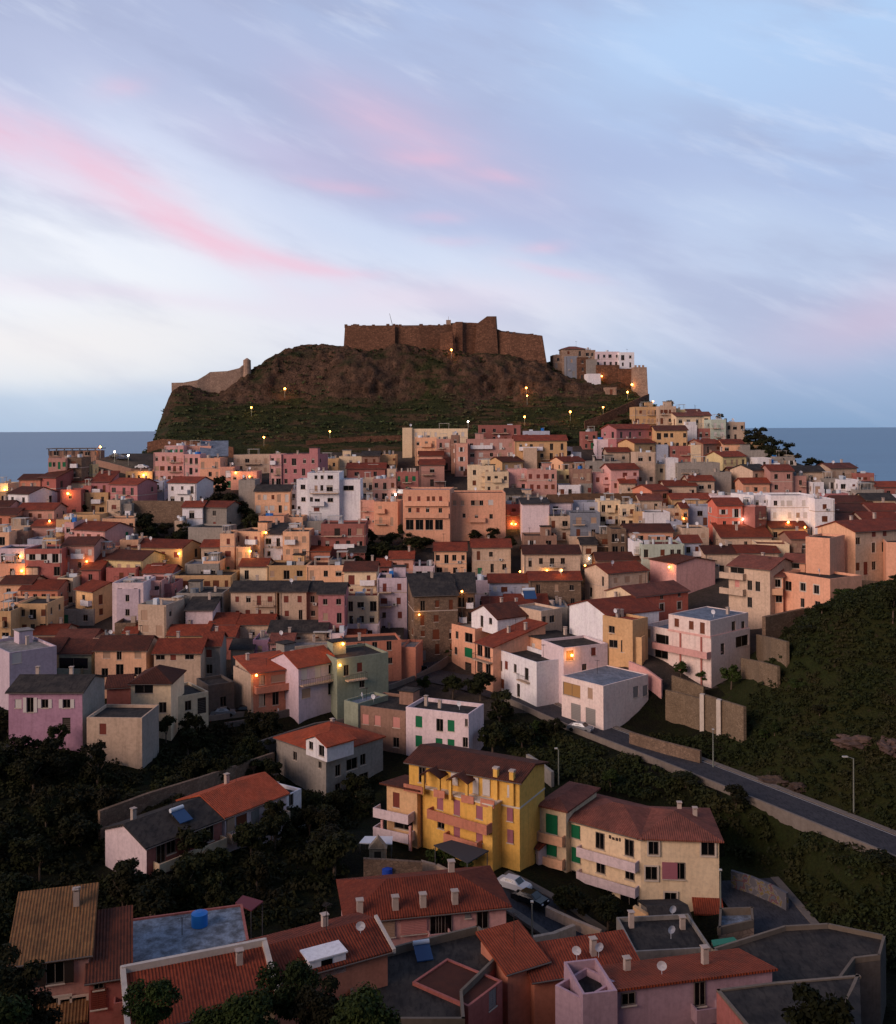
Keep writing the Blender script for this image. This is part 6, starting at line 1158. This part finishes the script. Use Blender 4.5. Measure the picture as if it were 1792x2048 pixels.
# rocks
def boulder(px, py, r, label, hex_='#5e483e', k=0):
    bm = bmesh.new(); bmesh.ops.create_icosphere(bm, subdivisions=4, radius=1)
    for v in bm.verts:
        n = noise.fractal(v.co*1.6+Vector((k*7.3, 0, 0)), .8, 2.1, 5); v.co *= 1+n*.55; v.co.z *= .5; v.co.x *= 1.5
    me = bpy.data.meshes.new('rock_outcrop'); bm.to_mesh(me); bm.free(); me.materials.append(plaster('outcrop rock '+hex_, hex_, .8))
    p = hit(px, py, 0); o = bpy.data.objects.new('rock_outcrop', me); o.location = p-Vector((0, 0, r*.25)); o.scale = (r, r, r); o.rotation_euler = (0, 0, k*1.3); COL.objects.link(o); tag(o, label, 'rock')
boulder(1722,1478,2.0,'pinkish rock outcrop high on the grassy mound'); boulder(1782,1486,1.8,'pinkish rock outcrop at the right edge of the mound',k=1); boulder(1560,1560,1.8,'small brown rock outcrop just above the road',k=2,hex_='#4a3a30'); boulder(1600,1570,1.3,'smallest brown rock beside the road outcrop',k=3,hex_='#4a3a30'); boulder(25,1500,1.8,'pale rock among the trees at the left edge',k=4,hex_='#5a5858')
# ---------------------------------------------------------------- cars, canopies, small things
def car_proto():
    r = empty('car', (0, 0, 0)); 
    prof = [(-2.1,.35),(-2.12,.75),(-1.95,.95),(-1.35,1.02),(-.95,1.42),(.55,1.46),(1.15,1.0),(1.95,.86),(2.12,.6),(2.1,.35)]
    mb = MB(); wd = [.82 if z < 1.05 else .62 for x, z in prof]; n = len(prof); i = 0
    for s in (-1, 1): mb.v += [(x, s*w_, z) for (x, z), w_ in zip(prof, wd)]
    for k in range(n): j = (k+1) % n; mb.f.append((k, j, n+j, n+k)); mb.m.append(0)
    mb.f.append(tuple(range(n-1, -1, -1))); mb.m.append(0); mb.f.append(tuple(range(n, 2*n))); mb.m.append(0)
    parts = [('body', mb, None)]
    g = MB(); 
    for s in (-1, 1): g.poly([(-1.2, s*.80, 1.05), (1.0, s*.80, 1.03), (.5, s*.645, 1.38), (-.85, s*.645, 1.36)]); 
    g.poly([(-1.38, -.6, 1.05), (-1.38, .6, 1.05), (-1.0, .58, 1.42), (-1.0, -.58, 1.42)]); g.poly([(1.17, -.6, 1.03), (1.17, .6, 1.03), (.62, .58, 1.45), (.62, -.58, 1.45)])
    go = g.build('window', plain('car glass', '#101216', .15, spec=.6), r); wm = plain('tyre rubber', '#121212', .8)
    for x in (-1.3, 1.3):
        for s in (-.78, .78):
            w_ = MB(); w_.tube((x, s-.1, .32), (x, s+.1, .32), .32, .32, 14); wo = w_.build('wheel', wm, r)
    for s in (-.6, .6): l = MB(); l.box(2.03, 2.13, s-.15, s+.15, .62, .76); l.build('headlight', plain('headlight glass', '#d8dade', .2), r)
    return r, mb
CARM = {'white':plain('car paint white', '#c9ccd0', .3), 'black':plain('car paint black', '#14161a', .25, spec=.6), 'silver':plain('car paint silver', '#8d9298', .3, .3), 'blue':plain('car paint dark blue', '#1d2a40', .25)}
croot, cbody = car_proto(); cparts = list(croot.children); CB = {k: cbody.mesh('body', m) for k, m in CARM.items()}
first = True
for px, py, colr, yaw, lb in [(446,1427,'silver',10,'silver car parked nearest the cream villa on the upper road'),(492,1423,'black',8,'black car parked below the burnt orange balcony house'),(534,1419,'white',6,'white car parked right of the black car on the upper road'),(655,1403,'silver',10,'silver car parked under the white house with orange roof'),
    (833,1338,'black',25,'black car parked at the foot of the burnt orange wall'),(842,1325,'blue',40,'dark car on the street above the black car by the orange wall'),(882,1303,'black',0,'dark car in front of the bare stone building'),(1161,1457,'silver',-32,'silver car parked in front of the pink garage house'),
    (1791,1147,'white',0,'white car hidden at the right edge above the stone wall'),(1626,1131,'white',0,'white van like car before the large beige apartment house'),(1652,1137,'silver',5,'silver car right of the white one above the stone wall'),(1026,1771,'white',-35,'white car parked on the lane below the yellow house'),(628,1648,'white',15,'white car half hidden by trees below the grey house'),
    (284,934,'white',-10,'white car beside the pink houses on the headland road'),(232,912,'black',-15,'dark car on the headland road'),(246,916,'blue',-15,'dark blue car right of the other headland car'),(1380,1085,'silver',0,'silver car between roofs left of the pink gable house'),(1060,1800,'black',-38,'dark car below the white car on the lane')]:
    p = hit(px, py, .6)
    if first: r = croot; first = False
    else:
        r = croot.copy(); COL.objects.link(r)
        for ch2 in cparts:
            c2_ = ch2.copy(); COL.objects.link(c2_); c2_.parent = r
    b = bpy.data.objects.new('body', CB[colr]); link(b, r)
    r.location = (p.x, p.y, max(tz(p.x, p.y)+.16, p.z-.6) if py > 1150 else p.z-.6); r.rotation_euler = (0, 0, R3(yaw)); tag(r, lb, 'car', 'parked cars')
def canopy(name, label, tile, pts, zt, mat, cat='canopy', drop=.0, post=2.4):
    W_ = [onz(*td(tile, *p), zt) for p in pts]; c0 = sum(W_, Vector())/len(W_); zb = tz(c0.x, c0.y); r = empty(name, (c0.x, c0.y, zb)); mb = MB()
    mb.prism([(p.x-c0.x, p.y-c0.y) for p in W_], zt-zb-.12, zt-zb); mb.build('canopy_top', mat, r)
    for p in W_: mb = MB(); q_ = (p-c0)*.94; mb.tube((q_.x, q_.y, -.3), (q_.x, q_.y, zt-zb-.1), .06, n=6); mb.build('post', plain('painted steel', '#6a6a6a', .5, .4), r)
    tag(r, label, cat)
canopy('canopy','white flat canopy over the stone terrace left of the pink balcony wing','X',[(345,575),(425,485),(800,485),(790,590)],-50.2,plain('white canopy sheet','#d5dde6',.35))
canopy('awning','dark grey awning in front of the yellow apartment house','Y',[(600,1000),(760,955),(1095,1050),(905,1160)],-49.6,plain('dark awning','#3c3d40',.7),'awning')
canopy('canopy','small purple red pavilion roof above the mottled flat roof','P',[(1405,215),(1450,170),(1572,205),(1500,262)],-47.5,plain('pavilion cloth','#6a3038',.7),'pavilion')
canopy('canopy','green tarpaulin beside the pale stone coping at the lower right','S',[(880,362),(990,347),(1010,366),(890,392)],-51.2,plain('green tarpaulin','#2f7a62',.7),'tarpaulin')
def tank(p, r, h, label, mat):
    mb = MB(); mb.tube((0, 0, 0), (0, 0, h), r, r, 20); mb.tube((0, 0, h), (0, 0, h+.12), r*.9, r*.3, 20); o = mb.build('water_tank', mat, None, p); tag(o, label, 'tank')
tank(onz(*td('P', 1192, 350), -46.1), .75, 1.15, 'bright blue water tank standing on the mottled flat roof', plain('blue plastic', '#1f6fc0', .5)); tank(hit(*td('X', 725, 1070), 0), .6, 1.3, 'blue barrel at the foot of the dark stone parking wall', plain('blue barrel plastic', '#2448a8', .5))
def solar(p, yaw, s, label):
    r = empty('solar_water_heater', p, yaw); mb = MB(); slab(mb, [(-s, -1.1*s, .15), (s, -1.1*s, .15), (s, .9*s, 1.1*s), (-s, .9*s, 1.1*s)], .1); mb.build('panel', plain('solar glass', '#27466e', .2, spec=.6), r)
    mb = MB(); mb.tube((-s, 1.1*s, 1.25*s), (s, 1.1*s, 1.25*s), .28*s, n=12); mb.build('tank', plain('tank white', '#c8d2dc', .4), r)
    mb = MB()
    for a in (-s*.8, s*.8): mb.tube((a, .9*s, 0), (a, .9*s, 1.1*s), .05, n=5)
    mb.build('stand', plain('painted steel', '#6a6a6a', .5, .4), r); tag(r, label, 'solar heater')
solar(onz(*td('Q', 935, 640), -47.55), R3(15), .75, 'blue solar water heater on the dark roof terrace'); p_ = r1.FF['F']; 
q_ = Vector(r1.root.location)+Matrix.Rotation(r1.yaw, 3, 'Z') @ Vector((.8, -r1.D*.28, r1.H+.75)); solar(q_, r1.yaw, .9, 'solar water heater on the dark grey roof of the pink and red house')
q_ = hit(*td('G', 740, 370), 7.0); solar(q_, R3(5), 1.3, 'wide blue solar panels on the red roof behind the white gabled house')
r = empty('stone_shrine', hit(*td('X', 600, 815), 0)); mb = MB(); mb.box(-1.0, 1.0, -.5, .6, -.4, 1.6); mb.prism([(-1.1, -.6), (1.1, -.6), (1.1, .7), (-1.1, .7)], 1.6, [1.7]*4); mb.poly([(-1, -.5, 1.7), (1, -.5, 1.7), (0, -.5, 2.9)]); mb.poly([(1, .6, 1.7), (-1, .6, 1.7), (0, .6, 2.9)]); mb.poly([(-1, -.5, 1.7), (0, -.5, 2.9), (0, .6, 2.9), (-1, .6, 1.7)]); mb.poly([(0, -.5, 2.9), (1, -.5, 1.7), (1, .6, 1.7), (0, .6, 2.9)])
mb.build('body', plaster('shrine stone', '#a8957a', .8), r); mb = MB(); mb.box(-.4, .4, -.53, -.5, .2, 1.3); mb.build('niche', plain('painted niche shadow', '#3c342c', .9), r); tag(r, 'beige rough stone shrine standing before the white canopy', 'shrine')  # niche is a flat dark panel, the shade inside it given as colour
# ---------------------------------------------------------------- lamps
GL = plain('lamp glow orange', '#ffb060', .4, emit='#ff9a3c', es=26); GW = plain('lamp glow white', '#fff0e0', .4, emit='#ffe8d0', es=22); ST = plain('lamp post steel', '#8a8f86', .5, .4)
def pole(px, ytop, ht, label, arm=0):
    p = hit(px, ytop, ht); zb = tz(p.x, p.y); r = empty('street_lamp', (p.x, p.y, zb)); H_ = p.z-zb; mb = MB(); mb.tube((0, 0, -.3), (0, 0, H_), .12, .07, 8)
    if arm: mb.tube((0, 0, H_), (arm, 0, H_+.25), .05, n=6)
    mb.build('pole', ST, r); mb = MB(); mb.box(min(arm*1.0, arm*1.45)-.15, max(arm*1.0, arm*1.45)+.15, -.14, .14, H_+.18, H_+.32); mb.build('lamp_head', plain('lamp head', '#b9b9b4', .5), r); tag(r, label, 'street lamp')
pole(1707,1517,7.2,'tall unlit street lamp with curved arm by the road at the right',-.9); pole(1426,1462,5.5,'pale unlit lamp post in front of the block retaining wall'); pole(1117,1500,5,'thin unlit lamp post left of the road bank',-.3); pole(1441,1744,6,'unlit lamp post at the right corner of the cream house'); pole(1064,1808,5,'grey unlit lamp post beside the lane')
pole(928,1975,6,'grey lamp post beside the dark roof terrace'); pole(1338,1650,3,'small unlit lamp behind the cream house roof')
bpy.context.view_layer.update(); DG = bpy.context.evaluated_depsgraph_get()
LP = [('U',555,525,'o',1),('U',560,572,'o',.6),('U',1187,505,'o',1.6),('U',1160,550,'o',1.2),('U',1005,455,'o',.7),('U',1014,640,'o',.8),('U',818,668,'o',1.3),('U',545,698,'o',1.2),('U',208,725,'w',.7),('U',1312,605,'o',.8),('U',108,298,'o',1.4),
 ('T',705,642,'y',1),('T',780,820,'o',1.2),('T',1174,785,'o',.8),('T',905,530,'o',1.5),('A',770,232,'o',1.2),('A',880,270,'w',1),('A',985,297,'w',1),('A',1105,448,'y',1.6),('A',525,590,'o',1.5),('A',40,560,'y',1.5),('A',380,802,'y',1.0),('A',1380,1050,'y',1.6),('A',172,1182,'o',1.8),('A',160,1070,'o',1.2),
 ('A',670,1110,'o',.7),('B',130,1032,'y',1.6),('B',1245,597,'w',1),('B',240,890,'o',1.1),('B',20,430,'o',.7),('B',125,460,'o',.5),('F',836,718,'o',1.6),('F',812,882,'y',1.5),('F',172,955,'o',1.2),('G',1165,118,'y',.7),('G',872,156,'y',.7),('G',985,155,'y',.7),('G',665,165,'y',.5),('G',1195,65,'w',.4),('W',1480,770,'o',1.6),
 ('G',220,318,'o',.9),('K',60,130,'o',1.0),('D',950,955,'y',1.4),('D',600,930,'w',.7),('D',130,925,'o',.6),('F',1425,495,'y',.5),('C',345,950,'y',.6),('C',375,952,'y',.6),('V',960,250,'o',.6)]
RELN = {'T':'on the castle slope','U':'near the fortress','A':'in the upper left of town','B':'in the upper middle of town','C':'in the upper right of town','D':'in the right of town','E':'in the left middle of town','F':'in the centre of town','G':'in the right middle of town','W':'on the peach house wall','K':'at the orange house corner','V':'in the right of town'}
lamps = []
for t, x, y, cc, pw_ in LP:
    px, py = td(t, x, y); rx, rz_ = ray(px, py); d = Vector((rx, 1, rz_)).normalized(); ok, loc, nor, idx, ob, mt = SC.ray_cast(DG, Vector((0, 0, 0))+d*30, d)
    if not ok: loc = at(px, py, 350); nor = Vector((0, -1, 0))
    if ok and (ob.name.startswith('sea') or loc.y > 430): ok = False; loc = at(px, py, 338); nor = Vector((0, -1, 0))
    onwall = ok and ob.name.split('.')[0] in ('wall', 'roof', 'window', 'balcony', 'chimney', 'gutter') and abs(nor.z) < .5
    if nor.dot(d) > 0: nor = -nor
    if onwall:
        q = loc+nor*.35; r = empty('wall_lantern', loc, 0); mb = MB(); mb.tube((0, 0, 0), q-loc, .03, n=5); mb.build('bracket', ST, r); off = q-loc
    else:
        q = hit(px, py, 3.2) if not ok or loc.y > 340 or nor.z > .5 else loc-d*.6; 
        if q.y > loc.y-.3 and ok: q = loc-d*.8
        zb = tz(q.x, q.y); r = empty('street_lamp', (q.x, q.y, min(zb, q.z-1.2))); off = q-Vector(r.location); mb = MB(); mb.tube((0, 0, -.3), off+Vector((0, 0, .25)), .07, .05, 6); mb.build('pole', ST, r)
    bm = bmesh.new(); bmesh.ops.create_icosphere(bm, subdivisions=2, radius=.08+.0007*loc.y*min(1.3, .4+pw_*.5)); me = bpy.data.meshes.new('bulb'); bm.to_mesh(me); bm.free(); me.materials.append(GW if cc == 'w' else GL)
    b = bpy.data.objects.new('bulb', me); link(b, r); b.location = off+d*-.1
    L = bpy.data.lights.new('lamp_light', 'POINT'); L.energy = 150*pw_*(loc.y/280)**1.3; L.color = {'o':(1,.42,.12),'y':(1,.6,.2),'w':(1,.85,.7)}[cc]; L.shadow_soft_size = .5
    lo = bpy.data.objects.new('lamp_light', L); link(lo, r); lo.location = off-d*(.8)+Vector((0, 0, -.2))
    lamps.append((r, px, py, cc, onwall, RELN.get(t, 'in town')))
# ---------------------------------------------------------------- labels for the many houses and lamps
LAND = [('fortress',890,680),('white terraced apartment block',655,985),('block on columns',850,1015),('large white ribbed block',1590,1015),('long cream hotel',875,865),('hilltop ochre hotel',1310,815),('golden yellow apartment house',960,1620),
 ('bare stone building',890,1230),('mauve pink house',100,1420),('cream villa',320,1370),('tall orange peach house',1600,1140),('modern pale pink house',1390,1290),('bright orange house',1310,1190),('unfinished headland building',150,900),('pink five storey block',570,935),('grey stone wall',320,1010),
 ('lit ochre house',310,1100),('red promenade houses',260,975),('bright red house',1455,1030),('green shuttered block',880,1440),('beige edge apartment house',1720,1110),('pine grove',1540,880),('orange left edge house',135,1235),('pale mint house',1380,1120),('twin red roofed houses',945,1090),('white mural house',1050,1350),('broad peach block',960,1025)]
def side(dx, dy):
    s = ''
    if abs(dy) > 12: s = 'below' if dy > 0 else 'above'
    if abs(dx) > 14: s = (s+'-' if s else '')+('right of' if dx > 0 else 'left of')
    return s or 'beside'
SZ = {1:'one', 2:'two', 3:'three', 4:'four', 5:'five', 6:'six'}
items = []
for h in HOUSES:
    if h.label: continue
    px, py = proj((h.ctr.x, h.ctr.y-1, h.zt)); cn = WALL[h.wall][0]; rn = ROOFC.get(h.rc, ('pale',))[0]
    base = f"{cn} house" if True else ''
    rr = ('flat '+rn if h.rt == 'f' else rn)+' roof'
    items.append([h, px, py, cn, rr])
lab = {}
for it in items:
    h, px, py, cn, rr = it; ds = sorted((math.hypot(px-a, (py-b)*1.4), n, a, b) for n, a, b in LAND)
    it.append(ds[0]); it.append(ds[1])
    l = f"{cn} house with {rr}, {side(px-ds[0][2], py-ds[0][3])} the {ds[0][1]}"
    lab.setdefault(l, []).append(it)
ORD = ['first', 'second', 'third', 'fourth', 'fifth', 'sixth', 'seventh', 'eighth']
for l, L_ in lab.items():
    if len(L_) == 1: h = L_[0][0]; tag(h.root, l, 'house'); continue
    spread_x = max(i[1] for i in L_)-min(i[1] for i in L_); spread_y = max(i[2] for i in L_)-min(i[2] for i in L_)
    hx = spread_x >= spread_y; L_.sort(key=lambda i: i[1] if hx else i[2]); n = len(L_)
    for k, it in enumerate(L_):
        if k == 0: o = 'leftmost' if hx else 'topmost'
        elif k == n-1: o = 'rightmost' if hx else 'lowest'
        else: o = (ORD[k]+('-from-left' if hx else '-from-top'))
        tag(it[0].root, f"{o} {l}".replace(', ', ' ', 1) if len(f"{o} {l}".split()) > 16 else f"{o} {l}", 'house')
for h in HOUSES: h.root['group'] = 'houses of the hill town'
seen = {}
for i, (r, px, py, cc, ow, rg) in enumerate(lamps):
    ds = min((math.hypot(px-a, (py-b)), n, a, b) for n, a, b in LAND); kind = 'wall lantern' if ow else 'street lamp'; colr = {'o':'orange','y':'warm yellow','w':'white'}[cc]
    seen.setdefault(f"{colr} glowing {kind} {side(px-ds[2], py-ds[3])} the {ds[1]}", []).append((px, r, kind))
for l, L_ in seen.items():
    L_.sort(key=lambda a: a[0]); n = len(L_)
    for k, (px, r, kind) in enumerate(L_): tag(r, l if n == 1 else (('leftmost ' if k == 0 else 'rightmost ' if k == n-1 else ORD[k]+'-from-left ')+l), 'lamp', 'glowing lamps of the town')
cnt = {}
for o in SC.objects:
    if o.parent is None and 'label' in o: cnt.setdefault(o['label'], []).append(o)
for l, L_ in cnt.items():
    if len(L_) > 1 and not l.startswith(('dark leafy', 'low bushy', 'low bush on')): print('DUP', l, len(L_))
    if len(l.split()) > 16: print('LONG', l)
